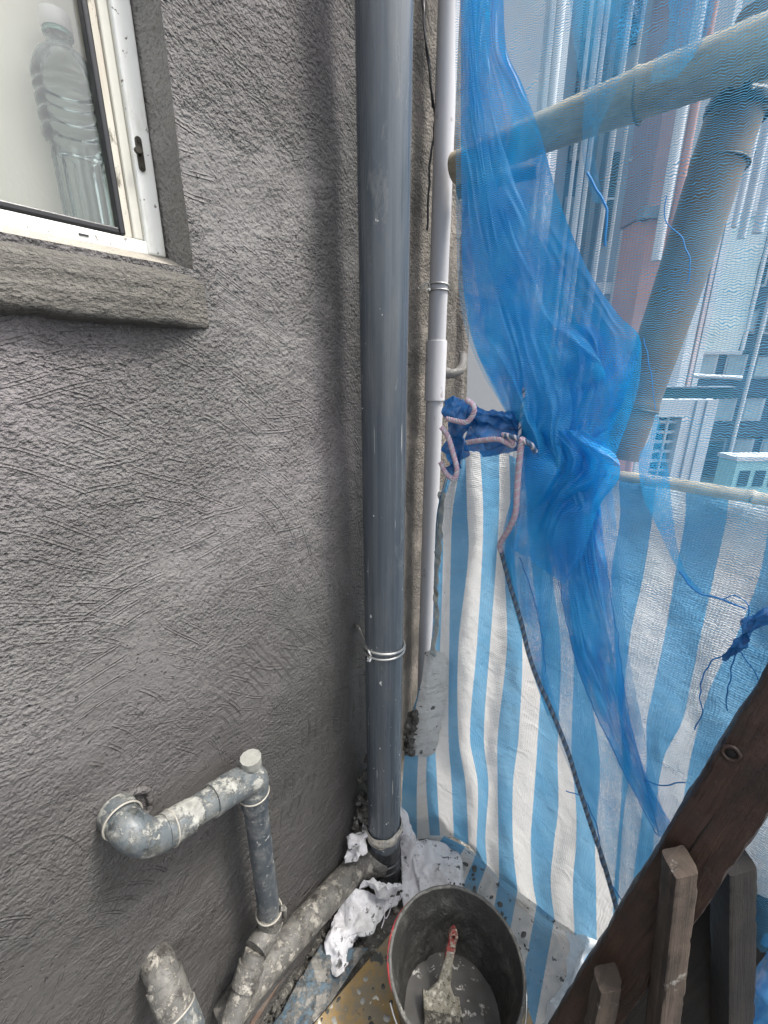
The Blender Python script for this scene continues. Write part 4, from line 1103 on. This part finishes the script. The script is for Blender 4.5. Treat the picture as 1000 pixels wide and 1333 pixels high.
# dangling fibre bundle
# ------------------------------------------------------------------ nets
def netsheet(name, left, right, mat, off, nr, ncol, label=None, cat='net', parent=None, amp=.012, wr=1.0, seed=0, hem=None, pull=0, offf=None):
    """left/right: pixel polylines (x, y) that bound the sheet; each row joins points at equal fraction"""
    l = catmull([Vector((x, y, 0)) for x, y in left], nr); r = catmull([Vector((x, y, 0)) for x, y in right], nr)
    P = []
    for i in range(nr):
        row = []
        for j in range(ncol):
            t = j/(ncol-1); x, y = l[i].x*(1-t)+r[i].x*t, l[i].y*(1-t)+r[i].y*t
            o = off+amp*(fbm(Vector((x*.006+seed, y*.004, seed)), 3))+amp*.35*wr*noise.noise(Vector((x*.045+seed, y*.008, 3)))
            if offf: o += offf(x, y, t)
            row.append(PT(x, y, o))
        P.append(row)
    vs = [p for r_ in P for p in r_]; uv = []
    ucum = [[0.]*ncol for _ in range(nr)]; mid = ncol//2; vc = 0
    for i in range(nr):
        if i: vc += (P[i][mid]-P[i-1][mid]).length
        uc = 0
        base = (P[i][0]-TP0).dot(TD)
        for j in range(ncol):
            if j: uc += (P[i][j]-P[i][j-1]).length
            uv.append((base+uc, -P[i][j].z))
    o = mesh(name, vs, gridfaces(nr, ncol), mat, parent, uv)
    if label: tag(o, label, cat)
    return o, P
UL = [(593, -40), (593, 60), (593, 160), (594, 260), (596, 360), (606, 430), (630, 490), (655, 530), (672, 570), (678, 590), (668, 640), (653, 708), (666, 780), (688, 860), (712, 930), (741, 1000), (770, 1080), (798, 1178), (815, 1240)]
UR = [(1100, -60), (1100, 40), (1100, 130), (1100, 220), (1100, 310), (1100, 400), (1100, 460), (1100, 520), (1100, 570), (1100, 620), (1100, 690), (1100, 750), (1100, 820), (1100, 880), (1100, 940), (1100, 1000), (1100, 1080), (1100, 1180), (1100, 1240)]
n1 = thing('debris_net', PT(850, 600, .012), 'fine pale blue debris net spread over poles and tarpaulin on the open side', 'net')
netsheet('net_cloth', UL, UR, NET1, .014, 150, 60, parent=n1, amp=.010, seed=1)
# deep blue gathered net
n2 = thing('blue_net', PT(690, 590, .03), 'deep blue gathered net bunched at the knot, hanging in a long fold', 'net')
def knotfold(n, amp, ph, yk=592, sp_=120, base=.15):
    def f(x, y, t):
        g = base+math.exp(-((y-yk)/sp_)**2)
        q = Vector((t*n*.10+1.6*noise.noise(Vector((t*2.5, y*.009, ph))), y*.0065, ph))
        return amp*g*(1.5-5.5*abs(noise.noise(q))+1.3*noise.noise(q*2.3)+.22*noise.noise(q*6))
    return f
def bothways(name, left, right, mat, off, nr, nc_, seed, f):
    netsheet(name, left, right, mat, off, nr, nc_, parent=n2, amp=.008, wr=1.5, seed=seed, offf=f)
bothways('outer_fold',
 [(600, -40), (600, 60), (600, 160), (601, 260), (603, 370), (616, 445), (642, 500), (664, 545), (680, 588), (683, 630), (698, 676), (723, 734), (748, 856), (780, 939), (810, 1000), (846, 1066), (884, 1130)],
 [(655, -40), (659, 60), (680, 110), (704, 175), (728, 260), (765, 350), (804, 408), (834, 444), (816, 510), (792, 572), (780, 620), (782, 660), (789, 730), (800, 800), (810, 870), (818, 930), (846, 1020), (905, 1125)],
 NET2, .030, 260, 150, 3, knotfold(44, .013, 0))
bothways('middle_fold',
 [(604, -40), (606, 160), (612, 300), (632, 430), (662, 520), (682, 575), (690, 620), (706, 676), (735, 760), (756, 850), (785, 935)],
 [(640, -40), (640, 120), (672, 240), (716, 340), (752, 420), (790, 490), (792, 560), (800, 610), (776, 660), (782, 760), (806, 900)],
 NET3, .048, 200, 110, 5, knotfold(34, .013, 2))
bothways('inner_fold',
 [(608, -40), (610, 100), (620, 220), (640, 360), (668, 470), (684, 560), (690, 590), (684, 620), (700, 660), (716, 700)],
 [(624, -40), (624, 100), (646, 240), (690, 350), (720, 440), (745, 520), (740, 580), (756, 620), (762, 680), (752, 740)],
 NET3, .056, 160, 60, 8, knotfold(22, .008, 4))
bothways('spread_fold',
 [(604, 380), (618, 450), (642, 505), (664, 548), (680, 585), (690, 604)],
 [(836, 446), (832, 500), (818, 548), (806, 580), (800, 600), (796, 612)],
 NET3, .020, 70, 100, 10, knotfold(44, .006, 1))
bothways('knot_drape',
 [(690, 560), (680, 588), (672, 612), (670, 650), (672, 690), (668, 715)],
 [(760, 560), (800, 590), (806, 622), (780, 660), (760, 720), (735, 760)],
 NET2, .066, 70, 110, 14, knotfold(30, .014, 3, 600, 60))
LOWL = [(680, 585), (683, 630), (698, 676), (723, 734), (748, 856), (780, 939), (810, 1000), (838, 1055), (856, 1088)]
LOWR = [(800, 585), (782, 620), (782, 660), (789, 730), (800, 800), (810, 870), (818, 930), (838, 1010), (858, 1090)]
netsheet('side_veil', [(674, 590), (668, 640), (655, 705), (667, 780), (689, 860), (712, 930)], [(720, 600), (716, 660), (722, 726), (716, 800), (709, 860), (730, 940)], NET3, .026, 80, 50, parent=n2, amp=.010, seed=15, offf=knotfold(16, .006, 1, 660, 90))
netsheet('fan_veil', [(676, 600), (670, 650), (658, 706), (668, 780), (690, 860), (716, 930), (744, 1000), (772, 1080), (802, 1172)],
 [(792, 600), (800, 660), (806, 730), (812, 800), (822, 870), (836, 940), (850, 1000), (864, 1060), (885, 1120)], NETL, .022, 160, 90, parent=n2, amp=.012, seed=33, offf=knotfold(26, .009, 7, 640, 160))
netsheet('torn_veil', [(738, -40), (745, 40), (752, 90), (760, 130), (758, 200), (772, 262)], [(850, -40), (838, 30), (815, 80), (800, 125), (775, 190), (786, 266)], NETL, .006, 70, 40, parent=n2, amp=.012, seed=23, offf=knotfold(12, .006, 5, 60, 120))
netsheet('torn_veil', [(868, -40), (870, 40), (852, 80), (846, 110)], [(935, -40), (925, 30), (905, 70), (880, 102)], NETL, .004, 40, 30, parent=n2, amp=.012, seed=29)
# right hand overlap with thin tail
netsheet('overlap_fold', [(852, 540), (846, 570), (832, 596), (836, 640), (851, 676), (868, 712), (884, 744), (905, 768)], [(857, 538), (862, 566), (870, 610), (874, 650), (880, 700), (889, 736), (900, 755), (918, 772)], NET3, .034, 80, 24, parent=n2, amp=.006, seed=18)
# darker hems and drawn threads
def hem(pts, r_, off, n, mat=HEM, wob=.003, name='net_hem'):
    tube(name, [PT(x, y, off) for x, y in pts], r_, mat, n2, 6, n=n, wob=wob)
hem(LOWL[3:], .0009, .040, 70); hem(LOWR[3:], .0008, .040, 70)
hem([(884, 744), (905, 768), (940, 780), (972, 792)], .0016, .036, 40)
hem([(676, 726), (695, 780), (707, 840), (710, 875)], .001, .034, 40)
hem([(838, 1015), (862, 1022), (890, 1018)], .0013, .036, 30)
hem([(738, 1030), (760, 1040), (778, 1080), (782, 1120), (808, 1170)], .0013, .036, 50)
hem([(940, 780), (958, 775), (975, 790), (972, 812)], .0009, .034, 30)
hem([(938, 855), (918, 868), (910, 895), (915, 930), (908, 950)], .0011, .034, 50, wob=.008)
hem([(962, 846), (952, 880), (945, 905), (948, 925)], .0011, .036, 40, wob=.006)
hem([(965, 850), (985, 880), (990, 900)], .0011, .036, 20)
hem([(868, 255), (866, 285), (888, 312), (898, 340), (894, 370)], .0009, .034, 40, WIRE)
hem([(838, 440), (850, 500), (853, 535)], .0008, .034, 30, WIRE)
hem([(764, 225), (775, 245), (790, 275), (788, 320)], .0022, .030, 40, WIRE)
cr = crumple('crumpled_strip', [[PT(1010, 785, .04), PT(1020, 800, .04), PT(1022, 815, .04)], [PT(975, 800, .04), PT(982, 808, .055), PT(985, 822, .04)], [PT(958, 830, .04), PT(966, 835, .055), PT(970, 848, .04)], [PT(932, 857, .04), PT(940, 860, .05), PT(946, 862, .04)]], NETD, 24, 60, .008, 34, n2, 7, 0)
# net bundle tied at the pale pipe
nbd = thing('net_bundle', PT(600, 560, .05), 'dark blue net bundle folded beside the pale pipe', 'net')
crumple('bundle_left', [[PT(576, 520, .08), PT(590, 513, .09), PT(606, 518, .08), PT(616, 534, .07)],
                       [PT(577, 545, .10), PT(592, 545, .12), PT(604, 548, .10), PT(612, 548, .08)],
                       [PT(576, 580, .08), PT(588, 585, .09), PT(598, 585, .10), PT(606, 572, .06)],
                       [PT(577, 610, .07), PT(586, 625, .08), PT(594, 622, .08), PT(600, 600, .06)]], NETD, 80, 90, .020, 19, nbd, 2, 0)
crumple('bundle_band', [[PT(604, 525, .05), PT(640, 532, .06), PT(676, 532, .05), PT(705, 550, .04)],
                       [PT(604, 550, .07), PT(640, 552, .09), PT(676, 556, .07), PT(710, 580, .05)],
                       [PT(604, 575, .07), PT(636, 574, .09), PT(672, 578, .07), PT(715, 598, .05)],
                       [PT(604, 590, .05), PT(636, 594, .06), PT(668, 596, .05), PT(715, 612, .04)]], NETD, 110, 80, .020, 20, nbd, 4, 0)

crumple('bundle_top', [[PT(596, 516, .05), PT(620, 520, .06), PT(650, 524, .06), PT(690, 540, .05)],
                       [PT(600, 534, .09), PT(626, 536, .10), PT(656, 540, .09), PT(700, 560, .07)],
                       [PT(606, 556, .08), PT(630, 556, .09), PT(664, 560, .08), PT(712, 582, .06)]], NETD, 90, 60, .018, 26, nbd, 11, 0)
# ------------------------------------------------------------------ ropes
def rope(pts, r_, mats, label, name='rope', n=220, off=.06, pitch=.02):
    P = catmull([PT(x, y, o) for x, y, o in pts], n)
    T = [(P[min(i+1, n-1)]-P[max(i-1, 0)]).normalized() for i in range(n)]
    N = T[0].orthogonal().normalized(); Ns = []
    for i in range(n): N = (N-T[i]*N.dot(T[i])).normalized(); Ns.append(N)
    L = [0]
    for i in range(1, n): L.append(L[-1]+(P[i]-P[i-1]).length)
    vs, fs, mi = [], [], []
    for s_ in range(3):
        q = []
        for i in range(n):
            a = 2*math.pi*(L[i]/pitch+s_/3); q.append(P[i]+(Ns[i]*math.cos(a)+T[i].cross(Ns[i])*math.sin(a))*r_*.55)
        v, f, u = tubegeo(q, r_*.56, 7); o = len(vs); vs += v; fs += [tuple(k+o for k in x) for x in f]; mi += [s_]*len(f)
    ob = mesh(name, vs, fs, None, mats=mats, midx=mi); autosmooth(ob, 60)
    tag(ob, label, 'rope'); return ob
rope([(582, 545, .12), (595, 548, .13), (608, 549, .13), (617, 537, .13), (616, 527, .13), (608, 521, .12)], .0055, [ROPEP, ROPEW, ROPEP], 'short curled pink and white rope on the net bundle beside the pale pipe', n=140)
rope([(575, 556, .12), (583, 568, .12), (590, 590, .12), (595, 612, .12), (590, 623, .12), (580, 615, .11), (574, 602, .10)], .0058, [ROPEP, ROPEW, ROPEP], 'pink and white rope hanging in a hook below the net bundle', n=160)
rope([(608, 576, .10), (628, 573, .11), (650, 572, .11), (668, 580, .11), (664, 569, .11), (655, 566, .10)], .0055, [ROPEP, ROPEP, ROPEW], 'pink rope lying level along the front of the net bundle', n=160)
rope([(658, 567, .11), (672, 570, .115), (690, 578, .11), (697, 588, .09)], .005, [ROPEB, ROPEW, ROPEB], 'grey blue rope end crossing the top of the long hanging rope', n=80)
rope([(680, 570, .115), (676, 600, .11), (673, 640, .10), (671, 668, .09), (662, 690, .07), (651, 708, .05), (652, 718, .045)], .0062, [ROPEP, ROPEW, ROPEP], 'upper part of the hanging rope, pink and white down to its kink', n=220)
rope([(652, 716, .045), (664, 762, .045), (678, 808, .042), (688, 850, .042), (700, 885, .042), (718, 925, .04), (738, 975, .04), (752, 1020, .04), (768, 1070, .04), (785, 1120, .04), (802, 1180, .04), (815, 1230, .04)], .0052, [ROPED, ROPEG, ROPEB], 'long dark blue and white rope edging the net down to the timber rail', n=620)
rope([(683, 505, .06), (679, 540, .06), (676, 572, .08)], .0035, [ROPEW, ROPEW, ROPEB], 'thin white cord hanging down to the knot from above', n=80, pitch=.02)

# ------------------------------------------------------------------ timber ladder in the foreground
lad = thing('timber_ladder', PD(820, 1250, .85), 'dark wet timber ladder leaning across the lower right corner', 'ladder')
rt, upv, fw = Vector((1, 0, 0)), Vector((0, sp, cp)), Vector((0, cp, -sp))
Q0, Q1 = PD(1075, 745, .60), PD(672, 1402, .95)
e1 = (Q1-Q0).normalized(); rv0 = (ray(880, 1080).normalized()-rt*.10+upv*.05)
e3 = (rv0-e1*rv0.dot(e1)).normalized(); e2 = e1.cross(e3)
if e2.dot(rt) < 0: e2 = -e2
def beam(name, o, a, b, c, mat, amp=.0025, parent=lad, n=(60, 8, 5)):
    """beam with slightly worn, uneven faces"""
    vs, fs, bu = [], [], []; na = n[0]*2
    sec = []
    nb_, nc_ = 8, 4
    for i in range(nb_): sec.append((i/nb_, 0))
    for i in range(nc_): sec.append((1, i/nc_))
    for i in range(nb_): sec.append((1-i/nb_, 1))
    for i in range(nc_): sec.append((0, 1-i/nc_))
    m_ = len(sec); cen = b*.5+c*.5
    for i in range(na):
        t = i/(na-1)
        for (x, y) in sec:
            d = b*x+c*y; dd = (d-cen); corner = (abs(x-.5) > .45) and (abs(y-.5) > .45)
            p = o+a*t+d-(dd.normalized()*(.0025 if corner else 0))
            if corner: p = p-dd.normalized()*.004*max(0, noise.noise(p*28)+noise.noise(p*75)*.6)
            p = p+dd.normalized()*(amp*noise.noise(p*16)+amp*.5*noise.noise(p*60)); vs.append(p); bu.append((len(bu) % m_*.012, t*a.length))
    fs = gridfaces(na, m_, True)+[tuple(range(m_))[::-1], tuple(range((na-1)*m_, na*m_))]
    if a.cross(b).dot(c) > 0: fs = [q[::-1] for q in fs]
    return autosmooth(mesh(name, vs, fs, mat, parent, bu), 40)
beam('rail', Q0, Q1-Q0, e2*.088, e3*.038, DWOOD, .003)
# knot hole in the rail
kh = PD(948, 1000, .64)
kp = Q0+(kh-Q0)-e3*((kh-Q0).dot(e3))-e3*.0015
g = ring(kp, e3, .011, .0035, 26, 8); mesh('knot', [Vector(v)+e1*.003*noise.noise(Vector(v)*90) for v in g[0]], g[1], DWOOD, lad)
g = disc(kp+e3*.0005, -e3, .011, .001); mesh('knot_hole', g[0], g[1], simple('knot_black', (.006, .005, .004), .9), lad)
def rung(p0, p1, wr_, dep, mat, dr=.01, lf=.15):
    a = p1-p0; b = rt*wr_+fw*dr; c = fw*dep+rt*dep*lf
    b = b-a.normalized()*b.dot(a.normalized()); c = c-a.normalized()*c.dot(a.normalized())
    beam('rung', p0, a, b, c, mat, .0018)
rung(PD(880, 1146, .665), PD(848, 1440, .74), .046, .050, MWOOD)
rung(PD(782, 1296, .74), PD(752, 1440, .80), .046, .04, MWOOD)
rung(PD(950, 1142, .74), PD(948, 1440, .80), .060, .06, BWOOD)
# far rail and tread boards, shade painted into their near-black wood
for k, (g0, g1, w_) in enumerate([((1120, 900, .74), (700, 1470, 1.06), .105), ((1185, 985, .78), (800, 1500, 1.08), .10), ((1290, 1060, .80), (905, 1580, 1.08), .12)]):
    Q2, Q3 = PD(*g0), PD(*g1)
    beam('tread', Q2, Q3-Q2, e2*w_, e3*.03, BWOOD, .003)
# blue cloth seen through the ladder
bl = crumple('blue_tarpaulin', [[PD(885, 1288, .90), PD(940, 1246, .87), PD(1000, 1196, .80), PD(1080, 1140, .76)], [PD(880, 1330, .92), PD(940, 1310, .88), PD(1000, 1280, .80), PD(1080, 1260, .76)], [PD(870, 1420, .92), PD(930, 1420, .88), PD(1000, 1420, .80), PD(1080, 1420, .76)]],
             netm('blue_sheet_weave', (.03, .2, .5), (.08, .36, .68), .8, blot=1.), 50, 50, .02, 16, None, 3, 0)
tag(bl, 'bright blue sheet glimpsed between the ladder rungs', 'tarpaulin')

# ------------------------------------------------------------------ buildings beyond the net
def xh(px, Y): return (px-500)/590*Y
def vbox(name, x0, x1, Y, z0, z1, dep, mat, parent, bev=0):
    return box(name, (xh(x0, Y), Y, z0), (xh(x1, Y)-xh(x0, Y), 0, 0), (0, dep, 0), (0, 0, z1-z0), mat, parent, bev)
LIGHT = simple('pale_facade', (.40, .44, .48), .8, .08, 1.2, .002, 20)
GREYF = simple('grey_facade', (.20, .24, .29), .8, .12, 1.2)
SLATE = simple('slate_facade', (.045, .075, .115), .7, .15, .8)
DBLUE = simple('dark_blue_board', (.08, .16, .25), .6, .3, 2)
PINK = simple('faded_red_render', (.40, .25, .235), .8, .3, 1.5)
MAUVE = simple('mauve_facade', (.17, .185, .25), .8, .2, 1.)
WHITE = simple('white_facade', (.54, .57, .60), .7, .25, 2.5)
DGLASS = simple('dark_window_glass', (.05, .08, .10), .15, .3, 3)
PGLASS = simple('pale_window_glass', (.30, .38, .42), .2, .3, 2)
TEAL = simple('teal_sheet', (.35, .60, .62), .6, .2, 2)
HZT = 9
b = thing('neighbouring_building', FY(640, 480, 3)+Vector((0, 0, -20)), 'smooth pale grey side wall of the next building behind the blue net', 'building')
vbox('wall', 600, 668, 2.6, -20, HZT, .4, simple('smooth_grey_wall', (.36, .37, .38), .8, .06, 3, .001, 40), b)
vbox('wall', 668, 696, 2.75, -20, HZT, .3, WHITE, b)
vbox('corner_strip', 668, 671, 2.735, -20, HZT, .01, LIGHT, b)
tube('drain', [Vector((xh(684, 2.68), 2.68, -20)), Vector((xh(684, 2.68), 2.68, HZT))], .022, WHITE, b, 12)
tube('drain', [Vector((xh(674, 2.68), 2.68, -20)), Vector((xh(674, 2.68), 2.68, HZT))], .013, LIGHT, b, 12)
b = thing('facade_block', FY(760, 480, 5)+Vector((0, 0, -20)), 'tall light and dark banded facade seen between the two thick bamboo poles', 'building')
vbox('wall', 694, 708, 4.6, -20, HZT, .5, GREYF, b)
vbox('wall', 708, 741, 5.0, -20, HZT, .5, DBLUE, b)
vbox('wall', 741, 752, 4.8, -20, HZT, .5, LIGHT, b)
vbox('wall', 752, 786, 4.7, -20, HZT, .5, GREYF, b)
vbox('wall', 786, 794, 4.72, -20, HZT, .5, MAUVE, b)
vbox('wall', 794, 812, 4.6, -20, .9, .5, WHITE, b)
vbox('wall', 794, 826, 4.65, .9, HZT, .5, MAUVE, b)
for px_, r_ in ((716, .016), (726, .028), (733, .02), (757, .02), (771, .014), (785, .03)):
    tube('drain', [Vector((xh(px_, 4.5), 4.5+.05*rnd.random(), -20)), Vector((xh(px_, 4.5), 4.5, HZT))], r_, WHITE, b, 10)
for z in np.arange(-2.6, 4, .9):
    wf = vbox('window', 711, 724, 4.97, z, z+.6, .03, LIGHT, b); vbox('pane', 713, 722, 4.96, z+.06, z+.54, .01, PGLASS, wf)
for z in np.arange(-8, 8.5, 1.45):
    vbox('floor_band', 752, 786, 4.69, z, z+.10, .01, LIGHT, b); vbox('floor_band', 708, 741, 4.985, z+.3, z+.38, .012, GREYF, b)
    wf = vbox('window', 757, 768, 4.685, z+.45, z+1.15, .012, DGLASS, b); vbox('window_rail', 757, 768, 4.675, z+.78, z+.80, .008, LIGHT, wf)
b = thing('red_column', FY(822, 480, 4)+Vector((0, 0, -20)), 'faded red rendered column behind the diagonal bamboo pole', 'column')
vbox('shaft', 812, 838, 3.9, -20, 1.15, .4, PINK, b, .01)
vbox('shaft', 807, 836, 3.93, 1.15, HZT, .4, simple('grimy_pink_render', (.26, .20, .22), .8, .4, 2.5), b, .01)
vbox('ledge', 805, 839, 3.88, 1.11, 1.19, .1, GREYF, b)
tube('drain', [Vector((xh(842, 3.8), 3.8, -20)), Vector((xh(842, 3.8), 3.8, HZT))], .03, PINK, b, 12)
tube('drain', [Vector((xh(829, 3.8), 3.8, .8)), Vector((xh(829, 3.8), 3.8, HZT))], .035, WHITE, b, 12)
b = thing('brace_frame', FY(835, 230, 4.3), 'white diagonal struts beside the red column', 'bracket')
for k in range(3):
    tube('strut', [FY(822+k*6, 205+k*6, 4.3), FY(846, 245+k*9, 4.3)], .022, WHITE, b, 8)
tube('strut', [FY(815, 282, 4.3), FY(840, 280, 4.3)], .05, WHITE, b, 8)
# far block, slate with windows
b = thing('far_apartment_block', Vector((xh(950, 30), 30, -20)), 'distant slate blue apartment block with rows of pale windows', 'building')
vbox('wall', 840, 1250, 30, -20, 34, 8, SLATE, b)
def rowY(py): return ray(950, py).z*30/ray(950, py).y
for r_ in range(-6, 9):
    for c in range(6):
        px_ = 905+c*38+6*(r_ % 2 == 9); z0 = rowY(533)+r_*2.75
        wf = vbox('window', px_, px_+27, 29.94, z0-.75, z0+.75, .1, LIGHT if (r_+c) % 3 else GREYF, b)
        box('pane', (xh(px_+3, 29.9), 29.9, z0-.6), (xh(px_+24, 29.9)-xh(px_+3, 29.9), 0, 0), (0, .02, 0), (0, 0, 1.2), PGLASS if (r_*7+c*3) % 4 else DGLASS, wf)
        box('window_lintel', (xh(px_-1, 29.8), 29.8, z0+.8), (xh(px_+28, 29.8)-xh(px_-1, 29.8), 0, 0), (0, .14, 0), (0, 0, .18), DGLASS, wf)
tube('drain', [Vector((xh(978, 29.5), 29.5, -20)), Vector((xh(978, 29.5), 29.5, 33))], .12, WHITE, b, 8)
b = thing('white_building', FY(900, 560, 7)+Vector((0, 0, -20)), 'white rendered building corner with a barred window below the green beam', 'building')
zt_ = ray(890, 520).z*7/ray(890, 520).y
vbox('wall', 902, 946, 7, -20, zt_, 1.2, WHITE, b)
vbox('wall', 850, 902, 7, -20, ray(870, 640).z*7/ray(870, 640).y-.15, 1.2, WHITE, b)
vbox('wall', 850, 902, 7, ray(870, 543).z*7/ray(870, 543).y, zt_, 1.2, WHITE, b)
vbox('wall', 850, 871, 7.02, -5, zt_-.05, 1.1, WHITE, b)
gw = vbox('window_glass', 868, 904, 7.25, -4, zt_-.1, .05, DGLASS, b)
za, zb_ = ray(870, 640).z*7/ray(870, 640).y-.2, ray(870, 543).z*7/ray(870, 543).y
for k in range(9):
    z = za+(zb_-za)*(k+.3)/9
    vbox('window_bar', 869, 903, 7.1, z, z+.045, .04, WHITE, gw)
vbox('window_bar', 883, 885.5, 7.08, za, zb_, .04, WHITE, gw)
vbox('wall_rib', 916, 918, 6.985, -20, zt_-.02, .014, GREYF, b); vbox('wall_rib', 930, 931.5, 6.985, -20, zt_-.02, .014, GREYF, b)
b = thing('green_beam', FY(905, 512, 6.2), 'dark green horizontal beam above the barred window', 'beam')
z0, z1 = ray(905, 519).z*6.2/ray(905, 519).y, ray(905, 505).z*6.2/ray(905, 505).y
vbox('web', 862, 962, 6.2, z0, z1, .1, simple('dark_green_paint', (.02, .07, .08), .5), b, .005)
vbox('flange', 860, 964, 6.17, z1, z1+.02, .15, GREYF, b, .003)
o = tube('scaffold_tube', [FY(902, 489, 6), FY(965, 492, 6)], .028, WHITE, None, 12); tag(o, 'short white horizontal tube above the dark green beam', 'pole')
b = thing('white_column', FY(897, 480, 8)+Vector((0, 0, -20)), 'pinkish white ribbed column below the hanging white sheet', 'column')
vbox('shaft', 886, 896, 8, zt_, HZT+2, .3, WHITE, b); vbox('shaft', 899, 903, 8, zt_, HZT+2, .3, simple('pinkish_pipe', (.6, .5, .5), .6), b); vbox('shaft', 905, 912, 8, zt_, HZT+2, .3, WHITE, b)
def rectY(x0, x1, y0, y1, Y):    # pixel box -> x, z ranges on plane Y
    return xh(x0, Y), xh(x1, Y), ray(x0, y1).z*Y/ray(x0, y1).y, ray(x0, y0).z*Y/ray(x0, y0).y
x0, x1, z0, z1 = rectY(887, 956, 280, 459, 9)
b = thing('hoarding_panel', Vector((x0, 8.9, z0)), 'large pale translucent white sheet hanging in a frame before the slate block', 'panel')
pv2 = []
for i in range(30):
    for j in range(14):
        x = x0+(x1-x0)*j/13; z = z0+(z1-z0)*i/29; pv2.append((x, 9+.04*noise.noise(Vector((x*2, z*2, 0))), z))
mesh('sheet', pv2, gridfaces(30, 14), (lambda m: cloth_shader(m, m.mix(m.noise(m.obj(), 1.4, 5), (.5, .66, .66, 1), (.85, .87, .87, 1)), m.bump(m.noise(m.obj(), 3, 3), .02), .35))(M('pale_sheet')), b)
for zz2 in (z0, z1): box('frame_bar', (x0-.03, 8.93, zz2-.04), (x1-x0+.06, 0, 0), (0, .05, 0), (0, 0, .07), LIGHT, b, .005)
for xx in (x0-.05, x1): box('frame_bar', (xx, 8.93, z0+.035), (.05, 0, 0), (0, .05, 0), (0, 0, z1-z0-.08), WHITE, b, .005)
b = thing('teal_building', Vector((xh(1010, 26), 26, -20)), 'small teal and white building low at the right edge', 'building')
tz = ray(1000, 600).z*26/ray(1000, 600).y
vbox('wall', 992, 1100, 26, -20, tz, 1.5, TEAL, b); vbox('roof_slab', 990, 1102, 25.9, tz, tz+.25, 1.6, WHITE, b)
for k in range(4): vbox('window', 1000+k*22, 1014+k*22, 25.95, tz-1.6, tz-.6, .04, DGLASS, b)
# white upright tubes at far right, beyond the diagonal pole
for k, (px_, Y_, r_, lab) in enumerate([(915, 5, .03, 'left of three slim white upright tubes beyond the diagonal bamboo pole'), (926, 5.4, .04, 'middle of three slim white upright tubes beyond the diagonal bamboo pole'), (944, 5.2, .05, 'right of three slim white upright tubes beyond the diagonal bamboo pole')]):
    o = tube('scaffold_tube', [Vector((xh(px_, Y_), Y_, 1.35)), Vector((xh(px_, Y_), Y_, HZT))], r_, WHITE, None, 12); tag(o, lab, 'pole', 'slim white upright tubes')
b = thing('rear_building', Vector((xh(1000, 14), 14, -20)), 'broad white building rising behind the sheet at the upper right', 'building')
zz3 = ray(980, 275).z*14/ray(980, 275).y
vbox('wall', 865, 1200, 14, zz3, 16, 2, WHITE, b)
for k in range(5):
    for j in range(3):
        w_ = vbox('window', 905+k*40, 925+k*40, 13.96, zz3+1.2+j*2.6, zz3+2.5+j*2.6, .05, GREYF, b)
        vbox('pane', 907+k*40, 923+k*40, 13.93, zz3+1.35+j*2.6, zz3+2.35+j*2.6, .02, PGLASS, w_)
